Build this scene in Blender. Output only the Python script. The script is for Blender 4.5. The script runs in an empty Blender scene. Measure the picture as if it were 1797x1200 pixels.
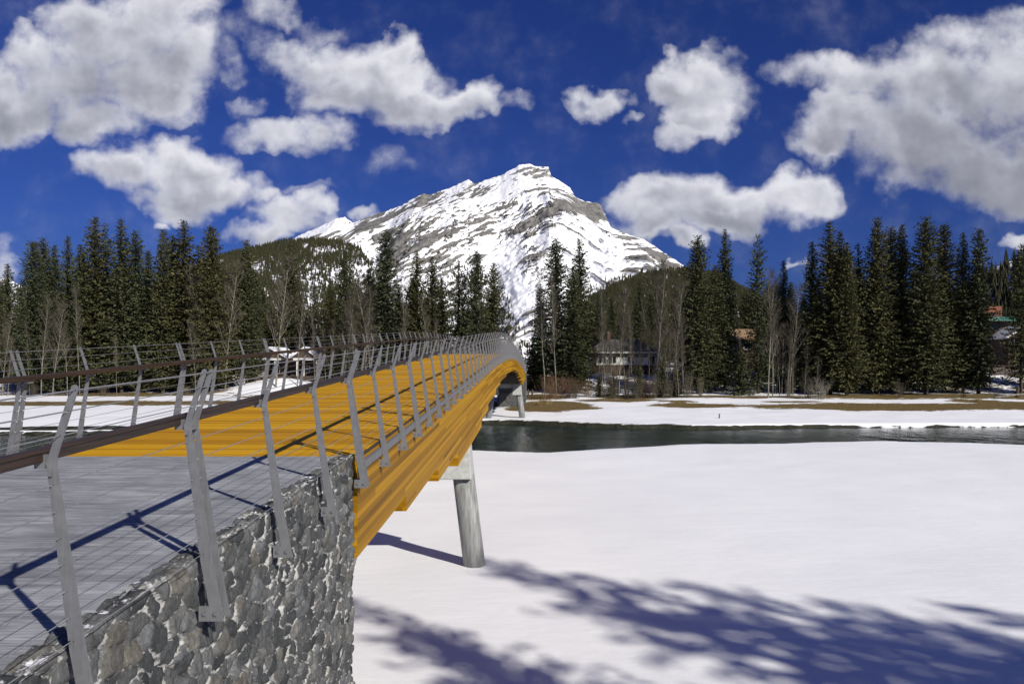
import bpy, math, random
import numpy as np
from mathutils import Vector

scene = bpy.context.scene
COL = scene.collection
R = math.radians

# ---------------------------------------------------------------- camera
F = 1300.0            # focal length in photo pixels (1797 wide)
CX, CY, CZ = 950.0, 640.0, 1.2
cam = bpy.data.cameras.new('camera')
cam.sensor_width = 36.0
cam.lens = 36.0 * F / 1797.0
cam.shift_x = -(CX - 898.5) / 1797.0
cam.shift_y = (CY - 600.0) / 1797.0
cam.clip_start = 0.05
cam.clip_end = 30000
camo = bpy.data.objects.new('camera', cam)
camo.location = (0, 0, CZ)
camo.rotation_euler = (R(90), 0, 0)
COL.objects.link(camo)
scene.camera = camo

# ---------------------------------------------------------------- sun, sky, exposure
SUN = Vector((1.05, -1.15, 1.0)).normalized()
EL = math.asin(SUN.z)
AZ = math.atan2(SUN.x, SUN.y)
sl = bpy.data.lights.new('sun', 'SUN')
sl.energy = 5.0
sl.angle = R(0.8)
sl.color = (1.0, 0.955, 0.87)
so = bpy.data.objects.new('sun', sl)
so.rotation_euler = SUN.to_track_quat('Z', 'Y').to_euler()
so.location = (30, -30, 60)
COL.objects.link(so)
scene.view_settings.view_transform = 'Standard'
scene.view_settings.look = 'None'
scene.view_settings.exposure = 0.0
scene.view_settings.gamma = 1.0


class NG:
    """tiny helper round a node tree"""
    def __init__(s, nt):
        s.nt = nt

    def n(s, typ, ins=None, **kw):
        nd = s.nt.nodes.new(typ)
        for k, v in kw.items():
            setattr(nd, k, v)
        for k, v in (ins or {}).items():
            sock = nd.inputs[k]
            if isinstance(v, bpy.types.NodeSocket):
                s.nt.links.new(v, sock)
            else:
                sock.default_value = v
        return nd

    def m(s, op, a, b=0.0, c=0.0, clamp=False):
        nd = s.n('ShaderNodeMath', {0: a, 1: b, 2: c}, operation=op)
        nd.use_clamp = clamp
        return nd.outputs[0]

    def v(s, op, a, b=(0, 0, 0), scale=None):
        nd = s.n('ShaderNodeVectorMath', {0: a, 1: b}, operation=op)
        if scale is not None:
            if isinstance(scale, bpy.types.NodeSocket):
                s.nt.links.new(scale, nd.inputs['Scale'])
            else:
                nd.inputs['Scale'].default_value = scale
        return nd

    def noise(s, vec, scale=1.0, detail=4.0, rough=0.55, dist=0.0, color=False):
        nd = s.n('ShaderNodeTexNoise', {'Vector': vec, 'Scale': scale, 'Detail': detail,
                                        'Roughness': rough, 'Distortion': dist})
        return nd.outputs['Color' if color else 'Fac']

    def ramp(s, fac, stops, interp='LINEAR'):
        nd = s.n('ShaderNodeValToRGB', {'Fac': fac})
        cr = nd.color_ramp
        cr.interpolation = interp
        while len(cr.elements) < len(stops):
            cr.elements.new(0.5)
        for e, (p, c) in zip(cr.elements, stops):
            e.position = p
            e.color = (c, c, c, 1) if isinstance(c, (int, float)) else (*c, 1)
        return nd.outputs['Color']

    def mix(s, fac, a, b, mode='MIX'):
        nd = s.n('ShaderNodeMix', data_type='RGBA', blend_type=mode)
        for i, v in ((0, fac), (6, a), (7, b)):
            if isinstance(v, bpy.types.NodeSocket):
                s.nt.links.new(v, nd.inputs[i])
            elif i == 0:
                nd.inputs[0].default_value = v
            else:
                nd.inputs[i].default_value = (*v, 1) if len(v) == 3 else v
        return nd.outputs[2]

    def mapr(s, v, a, b, c=0.0, d=1.0, smooth=True):
        nd = s.n('ShaderNodeMapRange', {'Value': v, 'From Min': a, 'From Max': b, 'To Min': c, 'To Max': d})
        nd.interpolation_type = 'SMOOTHSTEP' if smooth else 'LINEAR'
        nd.clamp = True
        return nd.outputs[0]


# ---- world: Nishita sky deepened as by a polarising filter, with cumulus at world-fixed directions
SKY = 0.10
world = bpy.data.worlds.new('World')
scene.world = world
world.use_nodes = True
g = NG(world.node_tree)
bg = world.node_tree.nodes['Background']
bg.inputs['Strength'].default_value = SKY
sky = g.n('ShaderNodeTexSky', sky_type='NISHITA')
sky.sun_disc = False
sky.sun_elevation = EL
sky.sun_rotation = AZ
skyc = g.mix(1.0, sky.outputs[0], (0.108, 0.190, 0.555), "MULTIPLY")
tc = g.n('ShaderNodeTexCoord')
sep = g.n('ShaderNodeSeparateXYZ', {0: tc.outputs['Generated']})
yy = g.m('MAXIMUM', sep.outputs['Y'], 0.02)
u = g.m('DIVIDE', sep.outputs['X'], yy)
w_ = g.m('DIVIDE', sep.outputs['Z'], yy)
P0 = g.n('ShaderNodeCombineXYZ', {0: u, 1: w_, 2: 0.0}).outputs[0]
warp = g.noise(P0, 7.0, 4.0, 0.6, color=True)
warp2 = g.v('SUBTRACT', warp, (0.5, 0.5, 0.5)).outputs[0]
warpb = g.v('SUBTRACT', g.noise(P0, 21.0, 4.0, 0.6, color=True), (0.5, 0.5, 0.5)).outputs[0]
P = g.v('ADD', P0, g.v('SCALE', warp2, scale=0.125).outputs[0]).outputs[0]
P = g.v('ADD', P, g.v('SCALE', warpb, scale=0.036).outputs[0]).outputs[0]
BLOBS = [
 (230, 55, 150, 80, 1), (120, 135, 135, 95, 1), (30, 180, 90, 60, 1), (250, 140, 110, 75, 1), (330, 90, 65, 60, .8),
 (165, 208, 95, 48, 1), (60, 90, 70, 60, .9), (-10, 150, 60, 70, 1), (310, 0, 80, 55, 1), (160, 20, 90, 50, .8), (300, 190, 60, 35, .5),
 (420, 60, 60, 45, .5), (470, 15, 60, 35, .65), (560, 40, 70, 25, .45), (495, 85, 55, 32, .62), (432, 173, 38, 20, .5), (400, 115, 40, 30, .4),
 (550, 105, 80, 58, 1), (640, 120, 100, 65, 1), (702, 95, 48, 48, 1), (600, 165, 85, 45, 1), (720, 175, 95, 42, 1),
 (800, 185, 75, 42, 1), (850, 175, 38, 45, .9), (680, 150, 120, 55, 1), (905, 192, 35, 22, .5),
 (490, 222, 95, 36, .85), (560, 235, 60, 32, .7),
 (205, 300, 80, 45, 1), (290, 290, 95, 52, 1), (365, 295, 80, 55, 1), (400, 340, 90, 36, 1), (465, 355, 55, 22, .8),
 (320, 338, 120, 36, 1), (160, 290, 40, 30, .7),
 (286, 378, 24, 16, .7), (520, 388, 75, 36, .9), (565, 368, 40, 26, .8), (450, 415, 60, 26, .8), (640, 382, 26, 14, .6), (560, 345, 50, 16, .4),
 (1040, 172, 48, 30, .9), (1010, 185, 25, 18, .6), (1115, 205, 24, 13, .5),
 (1225, 120, 80, 55, 1), (1255, 155, 75, 60, 1), (1185, 140, 50, 40, .9), (1235, 200, 62, 45, 1), (1195, 232, 45, 26, .7), (1190, 85, 25, 25, .6),
 (1420, 125, 85, 36, .75), (1520, 130, 110, 58, .9), (1480, 215, 100, 62, 1), (1650, 150, 150, 90, 1), (1760, 130, 120, 110, 1),
 (1600, 250, 150, 80, 1), (1740, 280, 140, 95, 1), (1450, 250, 62, 48, 1), (1690, 62, 75, 34, .6), (1775, 40, 70, 34, .55),
 (1600, 322, 65, 40, .8), (1810, 330, 110, 55, 1), (1900, 200, 160, 160, 1),
 (1130, 350, 80, 48, 1), (1230, 340, 110, 52, 1), (1330, 360, 100, 50, 1), (1400, 352, 65, 54, 1), (1260, 380, 150, 36, 1),
 (1135, 395, 75, 40, 1), (1190, 425, 55, 26, .9), (1800, 435, 50, 26, 1), (5, 470, 34, 44, .7), (0, 430, 25, 20, .4),
 (680, 272, 48, 42, .36), (1392, 470, 24, 8, .5), (1100, 178, 20, 12, .3),
 (-220, 260, 130, 70, 1), (2150, 330, 160, 80, 1), (900, -160, 220, 60, .9), (1500, -240, 200, 70, 1), (350, -230, 230, 80, 1), (2300, 100, 200, 90, 1), (-400, 60, 200, 90, 1),
]
GREY = {(120, 135): .16, (165, 208): .06, (230, 55): .12, (250, 140): .14, (30, 180): .14, (1650, 150): .12, (1600, 250): .26, (1740, 280): .34,
        (1760, 130): .18, (1810, 330): .30, (1600, 322): .20, (1520, 130): .06, (1260, 380): .16, (1230, 340): .05, (1480, 215): .08, (680, 150): .04, (320, 338): .06}
dark = None
cover = None
shade = None
for (bx, by, rx, ry, wt) in BLOBS:
    c = ((bx - CX) / F, (CY - by) / F, 0)
    q = g.v('MULTIPLY', g.v('SUBTRACT', P, c).outputs[0], (F / (rx * 1.16), F / (ry * 1.16), 0)).outputs[0]
    l2 = g.v('DOT_PRODUCT', q, q).outputs['Value']
    f = g.m('MULTIPLY', g.m('SUBTRACT', 1.0, l2), wt)
    f0 = g.m('MAXIMUM', f, 0.0)
    d = g.m('MULTIPLY', g.v('DOT_PRODUCT', q, (0.45, 0.9, 0)).outputs['Value'], f0)
    cover = f0 if cover is None else g.m('SMOOTH_MAX', cover, f0, 0.15)
    shade = d if shade is None else g.m('ADD', shade, d)
    if (bx, by) in GREY:
        k_ = g.m('MULTIPLY', f0, GREY[(bx, by)])
        dark = k_ if dark is None else g.m('ADD', dark, k_)
n1 = g.noise(P0, 9.0, 8.0, 0.56, 0.2)
big = g.noise(P0, 24.0, 7.0, 0.58)
soft = g.noise(P0, 13.0, 3.5, 0.5)
soft2 = g.noise(g.v('ADD', P0, (-0.010, -0.016, 0)).outputs[0], 13.0, 3.5, 0.5)
edge = g.m('ADD', g.m('MULTIPLY', cover, 1.3), g.m('MULTIPLY', g.m('SUBTRACT', n1, 0.5), 1.7))
edge = g.m('ADD', edge, g.m('MULTIPLY', g.m('SUBTRACT', big, 0.5), 1.0))
has = g.mapr(cover, 0.0, 0.26)
dens = g.m('MULTIPLY', g.m('POWER', g.mapr(edge, -0.05, 1.3, smooth=False), 1.3), has)
dens = g.mapr(dens, 0.0, 0.86)
front = g.mapr(sep.outputs['Y'], 0.05, 0.2)
dens = g.m('MULTIPLY', dens, front)
dens = g.m('MULTIPLY', dens, 0.97)
puff = g.m('MULTIPLY', g.m('SUBTRACT', soft, soft2), 0.42)
fine = g.m('MULTIPLY', g.m('SUBTRACT', big, 0.5), 0.10)
thick = g.mapr(edge, 0.75, 1.7)
lum = g.m('ADD', g.m('ADD', 0.73, g.m('MULTIPLY', shade, 0.32)), g.m('ADD', puff, fine))
lum = g.m('SUBTRACT', g.m('SUBTRACT', lum, g.m('MULTIPLY', thick, 0.24)), g.m('MULTIPLY', dark, 0.8))
lum = g.m('SMOOTH_MAX', lum, 0.30, 0.35)
lum = g.m('ADD', lum, g.m('ADD', g.m('MULTIPLY', puff, 0.55), g.m('MULTIPLY', fine, 0.6)))
lum = g.m('MINIMUM', lum, 0.82)
cc = g.mix(g.mapr(lum, 0.3, 0.85, smooth=False), (0.95, 0.98, 1.16), (0.985, 0.985, 1.04))
cloudc = g.v('SCALE', cc, scale=g.m('MULTIPLY', lum, 1.0 / SKY)).outputs[0]
final = g.mix(dens, skyc, cloudc)
world.node_tree.links.new(final, bg.inputs['Color'])


# ---------------------------------------------------------------- helpers
def link(o, parent=None):
    COL.objects.link(o)
    if parent is not None:
        o.parent = parent
    return o


def tag(o, label=None, cat=None, group=None, kind=None):
    if label: o['label'] = label
    if cat: o['category'] = cat
    if group: o['group'] = group
    if kind: o['kind'] = kind
    return o


def empty(name, loc=(0, 0, 0), rz=0.0, parent=None):
    o = bpy.data.objects.new(name, None)
    o.empty_display_size = 0.3
    o.location = loc
    o.rotation_euler = (0, 0, rz)
    return link(o, parent)


class MB:
    def __init__(s):
        s.v, s.f = [], []

    def add(s, vs, fs):
        k = len(s.v)
        s.v.extend(vs)
        s.f.extend([tuple(i + k for i in f) for f in fs])

    def box(s, x0, x1, y0, y1, z0, z1):
        s.hexa([(x0, y0, z0), (x1, y0, z0), (x1, y1, z0), (x0, y1, z0), (x0, y0, z1), (x1, y0, z1), (x1, y1, z1), (x0, y1, z1)])

    def hexa(s, p):
        s.add(p, [(3, 2, 1, 0), (4, 5, 6, 7), (0, 1, 5, 4), (1, 2, 6, 5), (2, 3, 7, 6), (3, 0, 4, 7)])

    def prism(s, poly, y0, y1):
        """poly in XZ, counter-clockwise seen from -Y, extruded along Y"""
        n = len(poly)
        vs = [(x, y0, z) for x, z in poly] + [(x, y1, z) for x, z in poly]
        fs = [tuple(range(n)), tuple(reversed(range(n, 2 * n)))]
        fs += [((i + 1) % n, i, n + i, n + (i + 1) % n) for i in range(n)]
        s.add(vs, fs)

    def prismx(s, poly, x0, x1):
        """poly in YZ extruded along X"""
        n = len(poly)
        vs = [(x0, y, z) for y, z in poly] + [(x1, y, z) for y, z in poly]
        fs = [tuple(reversed(range(n))), tuple(range(n, 2 * n))]
        fs += [(i, (i + 1) % n, n + (i + 1) % n, n + i) for i in range(n)]
        s.add(vs, fs)

    def tube(s, pts, radii, sides=6, cap=True):
        pts = [Vector(p) for p in pts]
        if not hasattr(radii, '__len__'):
            radii = [radii] * len(pts)
        k = len(s.v)
        up = None
        for i, p in enumerate(pts):
            d = (pts[min(i + 1, len(pts) - 1)] - pts[max(i - 1, 0)]).normalized()
            if up is None:
                up = d.orthogonal().normalized()
            up = (up - d * up.dot(d))
            up = up.normalized() if up.length > 1e-6 else d.orthogonal().normalized()
            bi = d.cross(up)
            for j in range(sides):
                a = 2 * math.pi * j / sides
                q = p + (up * math.cos(a) + bi * math.sin(a)) * radii[i]
                s.v.append((q.x, q.y, q.z))
        for i in range(len(pts) - 1):
            for j in range(sides):
                a, b = k + i * sides + j, k + i * sides + (j + 1) % sides
                s.f.append((a, b, b + sides, a + sides))
        if cap:
            s.f.append(tuple(reversed(range(k, k + sides))))
            e = k + (len(pts) - 1) * sides
            s.f.append(tuple(range(e, e + sides)))

    def mesh(s, name, mat, smooth=False):
        me = bpy.data.meshes.new(name)
        me.from_pydata(s.v, [], s.f)
        me.materials.append(mat)
        if smooth:
            me.polygons.foreach_set('use_smooth', [True] * len(me.polygons))
        me.update()
        return me

    def build(s, name, mat, parent=None, smooth=False, loc=None, rz=0.0):
        o = bpy.data.objects.new(name, s.mesh(name, mat, smooth))
        if loc is not None:
            o.location = loc
            o.rotation_euler = (0, 0, rz)
        return link(o, parent)


def np_mesh(name, V, Fq, mat, smooth=True):
    """V (n,3), Fq (m,k) arrays -> mesh"""
    me = bpy.data.meshes.new(name)
    V = np.asarray(V, dtype=np.float32)
    Fq = np.asarray(Fq, dtype=np.int32)
    m, k = Fq.shape
    me.vertices.add(len(V))
    me.vertices.foreach_set('co', V.ravel())
    me.loops.add(m * k)
    me.loops.foreach_set('vertex_index', Fq.ravel())
    me.polygons.add(m)
    me.polygons.foreach_set('loop_start', np.arange(0, m * k, k, dtype=np.int32))
    me.polygons.foreach_set('loop_total', np.full(m, k, dtype=np.int32))
    me.polygons.foreach_set('use_smooth', np.full(m, smooth, dtype=bool))
    me.materials.append(mat)
    me.update(calc_edges=True)
    return me


def grid_faces(ny, nx):
    a = (np.arange(ny - 1)[:, None] * nx + np.arange(nx - 1)[None, :]).ravel()
    return np.stack([a, a + 1, a + nx + 1, a + nx], 1)


def set_attr(me, name, arr):
    at = me.attributes.new(name, 'FLOAT', 'POINT')
    at.data.foreach_set('value', np.asarray(arr, dtype=np.float32).ravel())


def _h(ix, iy, seed):
    n = (ix.astype(np.int64) * 374761393 + iy.astype(np.int64) * 668265263 + seed * 974634777) & 0x7fffffff
    n = ((n ^ (n >> 13)) * 1274126177) & 0x7fffffff
    n = (n ^ (n >> 16)) & 0xffff
    return n / 65535.0


def vnoise(x, y, seed=0):
    ix, iy = np.floor(x), np.floor(y)
    fx, fy = x - ix, y - iy
    fx = fx * fx * (3 - 2 * fx)
    fy = fy * fy * (3 - 2 * fy)
    a, b = _h(ix, iy, seed), _h(ix + 1, iy, seed)
    c, d = _h(ix, iy + 1, seed), _h(ix + 1, iy + 1, seed)
    return (a * (1 - fx) + b * fx) * (1 - fy) + (c * (1 - fx) + d * fx) * fy


def fbm(x, y, oct=4, seed=0, gain=0.5):
    t, a, s = 0, 1.0, 0
    for i in range(oct):
        t = t + a * vnoise(x * 2 ** i + 17.3 * i, y * 2 ** i - 9.1 * i, seed + i)
        s += a
        a *= gain
    return t / s


def sstep(a, b, x):
    t = np.clip((x - a) / (b - a), 0, 1)
    return t * t * (3 - 2 * t)


def interp(pts, x):
    p = np.array(pts, dtype=float)
    return np.interp(x, p[:, 0], p[:, 1])


# ---------------------------------------------------------------- materials
def mat(name):
    m = bpy.data.materials.new(name)
    m.use_nodes = True
    g = NG(m.node_tree)
    b = m.node_tree.nodes['Principled BSDF']
    return m, g, b


def lk(g, a, b):
    g.nt.links.new(a, b)


def bump(g, b, h, strength=0.3, dist=0.02):
    nd = g.n('ShaderNodeBump', {'Height': h, 'Strength': strength, 'Distance': dist})
    lk(g, nd.outputs[0], b.inputs['Normal'])


def simple(name, c1, c2, scale=3.0, rough=0.7, metal=0.0, stretch=(1, 1, 1), bstr=0.0, bdist=0.01, detail=5):
    m, g, b = mat(name)
    t = g.n('ShaderNodeTexCoord').outputs['Object']
    v = g.v('MULTIPLY', t, stretch).outputs[0]
    n = g.noise(v, scale, detail, 0.6)
    lk(g, g.mix(g.mapr(n, 0.3, 0.7), c1, c2), b.inputs['Base Color'])
    b.inputs['Roughness'].default_value = rough
    b.inputs['Metallic'].default_value = metal
    if bstr:
        bump(g, b, n, bstr, bdist)
    return m


# galvanised steel of posts
def steel():
    m, g, b = mat('galvanised_steel')
    t = g.n('ShaderNodeTexCoord').outputs['Object']
    n = g.noise(t, 9.0, 5, 0.6)
    n2 = g.noise(g.v('MULTIPLY', t, (60, 60, 4)).outputs[0], 1.0, 3, 0.5)
    f = g.m('ADD', g.m('MULTIPLY', n, 0.6), g.m('MULTIPLY', n2, 0.4))
    lk(g, g.mix(g.mapr(f, 0.3, 0.7), (0.145, 0.147, 0.150), (0.20, 0.202, 0.208)), b.inputs['Base Color'])
    b.inputs['Metallic'].default_value = 0.25
    b.inputs['Roughness'].default_value = 0.55
    return m


M_STEEL = steel()
M_CABLE = simple('stainless_cable', (0.21, 0.215, 0.225), (0.28, 0.285, 0.30), 20, 0.5, 0.3)
M_RAIL = simple('dark_stained_timber', (0.018, 0.011, 0.008), (0.045, 0.026, 0.017), 1.5, 0.55, 0, (30, 0.8, 30), 0.15, 0.004)


def deck_wood():
    m, g, b = mat('orange_larch_planks')
    t = g.n('ShaderNodeTexCoord').outputs['Object']
    rnd = g.n('ShaderNodeNewGeometry').outputs['Random Per Island']
    off = g.n('ShaderNodeCombineXYZ', {0: g.m('MULTIPLY', rnd, 37.0), 1: 0.0, 2: 0.0}).outputs[0]
    v = g.v('MULTIPLY', g.v('ADD', t, off).outputs[0], (0.8, 26, 26)).outputs[0]
    n = g.noise(v, 1.0, 6, 0.62, 0.4)
    col = g.ramp(g.m('ADD', g.m('MULTIPLY', n, 0.72), g.m('MULTIPLY', rnd, 0.40)),
                 [(0.22, (0.20, 0.084, 0.002)), (0.5, (0.45, 0.218, 0.003)), (0.8, (0.60, 0.325, 0.006))])
    lk(g, col, b.inputs['Base Color'])
    b.inputs['Roughness'].default_value = 0.62
    b.inputs['Specular IOR Level'].default_value = 0.1
    bump(g, b, n, 0.25, 0.004)
    return m


M_DECK = deck_wood()


def glulam():
    m, g, b = mat('glued_laminated_timber')
    uv = g.n('ShaderNodeUVMap').outputs[0]
    s = g.n('ShaderNodeSeparateXYZ', {0: uv})
    lam = g.m('MULTIPLY', s.outputs['Y'], 1 / 0.09)
    li = g.m('FLOOR', lam)
    seg = g.m('FLOOR', g.m('ADD', g.m('MULTIPLY', s.outputs['X'], 0.09), g.m('MULTIPLY', li, 0.37)))
    wn = g.n('ShaderNodeTexWhiteNoise', {'Vector': g.n('ShaderNodeCombineXYZ', {0: li, 1: seg, 2: 0.0}).outputs[0]}, noise_dimensions='3D').outputs[0]
    v = g.n('ShaderNodeCombineXYZ', {0: g.m('MULTIPLY', s.outputs['X'], 0.16), 1: g.m('MULTIPLY', s.outputs['Y'], 34.0), 2: g.m('MULTIPLY', wn, 20.0)}).outputs[0]
    n = g.noise(v, 1.0, 6, 0.62, 0.5)
    lo = g.noise(g.v('MULTIPLY', uv, (0.10, 5, 1)).outputs[0], 1.0, 3, 0.5)
    f = g.m('ADD', g.m('ADD', g.m('MULTIPLY', n, 0.5), g.m('MULTIPLY', wn, 0.36)), g.m('MULTIPLY', lo, 0.28))
    col = g.ramp(f, [(0.30, (0.13, 0.058, 0.003)), (0.52, (0.30, 0.146, 0.004)), (0.75, (0.46, 0.242, 0.007))])
    ln = g.mapr(g.m('ABSOLUTE', g.m('SUBTRACT', g.m('FRACT', lam), 0.5)), 0.455, 0.5)
    col = g.mix(g.m('MULTIPLY', ln, 0.5), col, (0.12, 0.05, 0.008))
    lk(g, col, b.inputs['Base Color'])
    b.inputs['Roughness'].default_value = 0.55
    b.inputs['Specular IOR Level'].default_value = 0.1
    bump(g, b, n, 0.15, 0.004)
    return m


M_GLULAM = glulam()


def brushed_concrete():
    m, g, b = mat('brushed_concrete')
    t = g.n('ShaderNodeTexCoord').outputs['Object']
    st = g.noise(g.v('MULTIPLY', t, (2.4, 90, 1)).outputs[0], 1.0, 6, 0.72, 0.3)
    st2 = g.noise(g.v('MULTIPLY', t, (0.9, 9, 1)).outputs[0], 1.0, 6, 0.66, 0.8)
    blot = g.noise(t, 1.4, 6, 0.6)
    f = g.m('ADD', g.m('ADD', g.m('MULTIPLY', st, 0.5), g.m('MULTIPLY', st2, 0.35)), g.m('MULTIPLY', blot, 0.25))
    col = g.ramp(f, [(0.40, (0.115, 0.117, 0.125)), (0.53, (0.225, 0.23, 0.245)), (0.65, (0.42, 0.425, 0.44))])
    lk(g, col, b.inputs['Base Color'])
    b.inputs['Roughness'].default_value = 0.85
    b.inputs['Specular IOR Level'].default_value = 0.15
    bump(g, b, f, 0.5, 0.006)
    return m


M_CONC_DECK = brushed_concrete()
M_CONC = simple('pale_cast_concrete', (0.34, 0.35, 0.33), (0.47, 0.475, 0.45), 5.0, 0.85, 0, (1, 1, 1), 0.25, 0.006, 8)
M_COLUMN = simple('weathered_column_concrete', (0.15, 0.155, 0.15), (0.33, 0.33, 0.31), 2.2, 0.6, 0, (4, 4, 0.45), 0.1, 0.004, 7)
M_FARSTONE = simple('shade_darkened_stone', (0.045, 0.045, 0.043), (0.12, 0.118, 0.11), 3.5, 0.9, 0, (1, 1, 1.3), 0.4, 0.03)  # far abutment stone, darkened in colour for the shade under the bridge
M_DARKSTEEL = simple('weathered_bracing_steel', (0.045, 0.036, 0.030), (0.075, 0.06, 0.05), 4, 0.6, 0.3)


def stone_mat():
    m, g, b = mat('random_rubble_stone')
    e = g.n('ShaderNodeAttribute', attribute_name='edge').outputs['Fac']
    c = g.n('ShaderNodeAttribute', attribute_name='cell').outputs['Fac']
    t = g.n('ShaderNodeTexCoord').outputs['Object']
    n = g.noise(t, 16.0, 8, 0.68, 0.3)
    n2 = g.noise(g.v('MULTIPLY', t, (1, 9, 3)).outputs[0], 2.2, 6, 0.65, 1.2)
    n3 = g.noise(t, 55.0, 4, 0.7)  # lower wall coloured dark brown to imitate shade
    stone = g.ramp(c, [(0.0, (0.040, 0.043, 0.044)), (0.3, (0.070, 0.073, 0.073)), (0.55, (0.098, 0.098, 0.094)), (0.8, (0.125, 0.129, 0.13)), (0.96, (0.115, 0.105, 0.085)), (1.0, (0.17, 0.17, 0.165))])
    k = g.m('ADD', g.m('MULTIPLY', n, 1.1), g.m('MULTIPLY', n2, 0.9))
    k = g.m('ADD', k, g.m('MULTIPLY', n3, 0.5))
    stone = g.mix(1.0, stone, g.ramp(g.m('MULTIPLY', k, 0.4), [(0.28, 0.22), (0.5, 0.95), (0.72, 2.3)]), 'MULTIPLY')
    mort = g.mix(g.mapr(n, 0.3, 0.7), (0.30, 0.295, 0.275), (0.68, 0.67, 0.63))
    ee = g.m('ADD', e, g.m('MULTIPLY', g.m('SUBTRACT', n, 0.5), 0.05))
    ee = g.m('ADD', ee, g.m('MULTIPLY', g.m('SUBTRACT', g.noise(t, 3.0, 4, 0.6), 0.5), 0.04))
    ms = g.mapr(ee, 0.003, 0.011)
    nz = g.n('ShaderNodeSeparateXYZ', {0: g.n('ShaderNodeNewGeometry').outputs['Normal']}).outputs['Z']
    fleck = g.m('MULTIPLY', g.mapr(nz, 0.86, 0.97), g.mapr(g.noise(t, 7.0, 6, 0.7), 0.56, 0.62))
    base = g.mix(ms, mort, stone)
    lk(g, g.mix(fleck, base, (0.82, 0.82, 0.84)), b.inputs['Base Color'])
    b.inputs['Roughness'].default_value = 0.9
    b.inputs['Specular IOR Level'].default_value = 0.15
    bump(g, b, g.m('ADD', k, g.m('MULTIPLY', ms, 0.5)), 0.8, 0.012)
    return m


M_STONE = stone_mat()


def ground_mat():
    m, g, b = mat('spring_snow_with_dead_grass')
    pos = g.n('ShaderNodeNewGeometry').outputs['Position']
    gr = g.n('ShaderNodeAttribute', attribute_name='grass').outputs['Fac']
    soil = g.n('ShaderNodeAttribute', attribute_name='soil').outputs['Fac']
    n = g.noise(g.v('MULTIPLY', pos, (0.35, 0.9, 1)).outputs[0], 1.0, 7, 0.65, 0.2)
    n2 = g.noise(pos, 2.2, 6, 0.7)
    n3 = g.noise(pos, 0.22, 4, 0.55)
    snow = g.mix(g.mapr(n3, 0.3, 0.7), (0.82, 0.82, 0.83), (0.87, 0.87, 0.87))
    grass = g.mix(g.mapr(n2, 0.3, 0.7), (0.075, 0.05, 0.02), (0.22, 0.16, 0.065))
    f = g.m('ADD', gr, g.m('ADD', g.m('MULTIPLY', g.m('SUBTRACT', n, 0.5), 1.5), g.m('MULTIPLY', g.m('SUBTRACT', n2, 0.5), 0.7)))
    col = g.mix(g.mapr(f, 0.47, 0.55), snow, grass)
    mud = g.mix(g.mapr(n2, 0.3, 0.7), (0.012, 0.014, 0.010), (0.05, 0.048, 0.03))
    fs = g.m('ADD', soil, g.m('MULTIPLY', g.m('SUBTRACT', n, 0.5), 1.0))
    col = g.mix(g.mapr(fs, 0.47, 0.56), col, mud)
    lk(g, col, b.inputs['Base Color'])
    b.inputs['Roughness'].default_value = 0.75
    b.inputs['Specular IOR Level'].default_value = 0.12
    hb = g.m('ADD', g.m('MULTIPLY', n2, 0.25), g.m('MULTIPLY', n, 1.0))
    hb = g.m('ADD', hb, g.m('MULTIPLY', g.noise(pos, 14.0, 3, 0.6), 0.06))
    bump(g, b, hb, 0.5, 0.08)
    return m


M_GROUND = ground_mat()


def water_mat():
    m, g, b = mat('cold_river_water')
    pos = g.n('ShaderNodeNewGeometry').outputs['Position']
    n = g.noise(g.v('MULTIPLY', pos, (0.85, 0.36, 1)).outputs[0], 1.0, 5, 0.7, 0.4)
    n2 = g.noise(g.v('MULTIPLY', pos, (2.2, 0.8, 1)).outputs[0], 1.0, 4, 0.6)
    lo = g.noise(pos, 0.08, 3, 0.5)
    b.inputs['Base Color'].default_value = (0.010, 0.026, 0.026, 1)
    lk(g, g.mix(lo, (0.008, 0.024, 0.024), (0.014, 0.032, 0.03)), b.inputs['Base Color'])
    b.inputs['Roughness'].default_value = 0.10
    b.inputs['IOR'].default_value = 1.33
    bump(g, b, g.m('ADD', n, g.m('MULTIPLY', n2, 0.6)), 0.6, 0.12)
    return m


M_WATER = water_mat()


def mountain_mat():
    m, g, b = mat('snow_and_limestone')
    r = g.n('ShaderNodeAttribute', attribute_name='rock').outputs['Fac']
    pos = g.n('ShaderNodeNewGeometry').outputs['Position']
    n = g.noise(g.v('MULTIPLY', pos, (0.010, 0.010, 0.03)).outputs[0], 1.0, 8, 0.7)
    n2 = g.noise(g.v('MULTIPLY', pos, (0.05, 0.02, 0.012)).outputs[0], 1.0, 6, 0.7)
    n3 = g.noise(pos, 0.09, 4, 0.7)
    rock = g.ramp(g.m('ADD', g.m('MULTIPLY', n, 0.5), g.m('MULTIPLY', n2, 0.5)),
                  [(0.32, (0.07, 0.07, 0.07)), (0.5, (0.185, 0.178, 0.165)), (0.68, (0.36, 0.335, 0.29))])
    f = g.m('ADD', r, g.m('ADD', g.m('MULTIPLY', g.m('SUBTRACT', n3, 0.5), 0.5), g.m('MULTIPLY', g.m('SUBTRACT', n, 0.5), 0.3)))
    lk(g, g.mix(g.mapr(f, 0.42, 0.60), (0.90, 0.905, 0.92), rock), b.inputs['Base Color'])
    b.inputs['Roughness'].default_value = 0.9
    b.inputs['Specular IOR Level'].default_value = 0.05
    bump(g, b, g.m('ADD', g.m('MULTIPLY', n, 1.0), g.m('MULTIPLY', n3, 0.4)), 0.5, 9.0)
    return m


M_MTN = mountain_mat()


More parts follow.
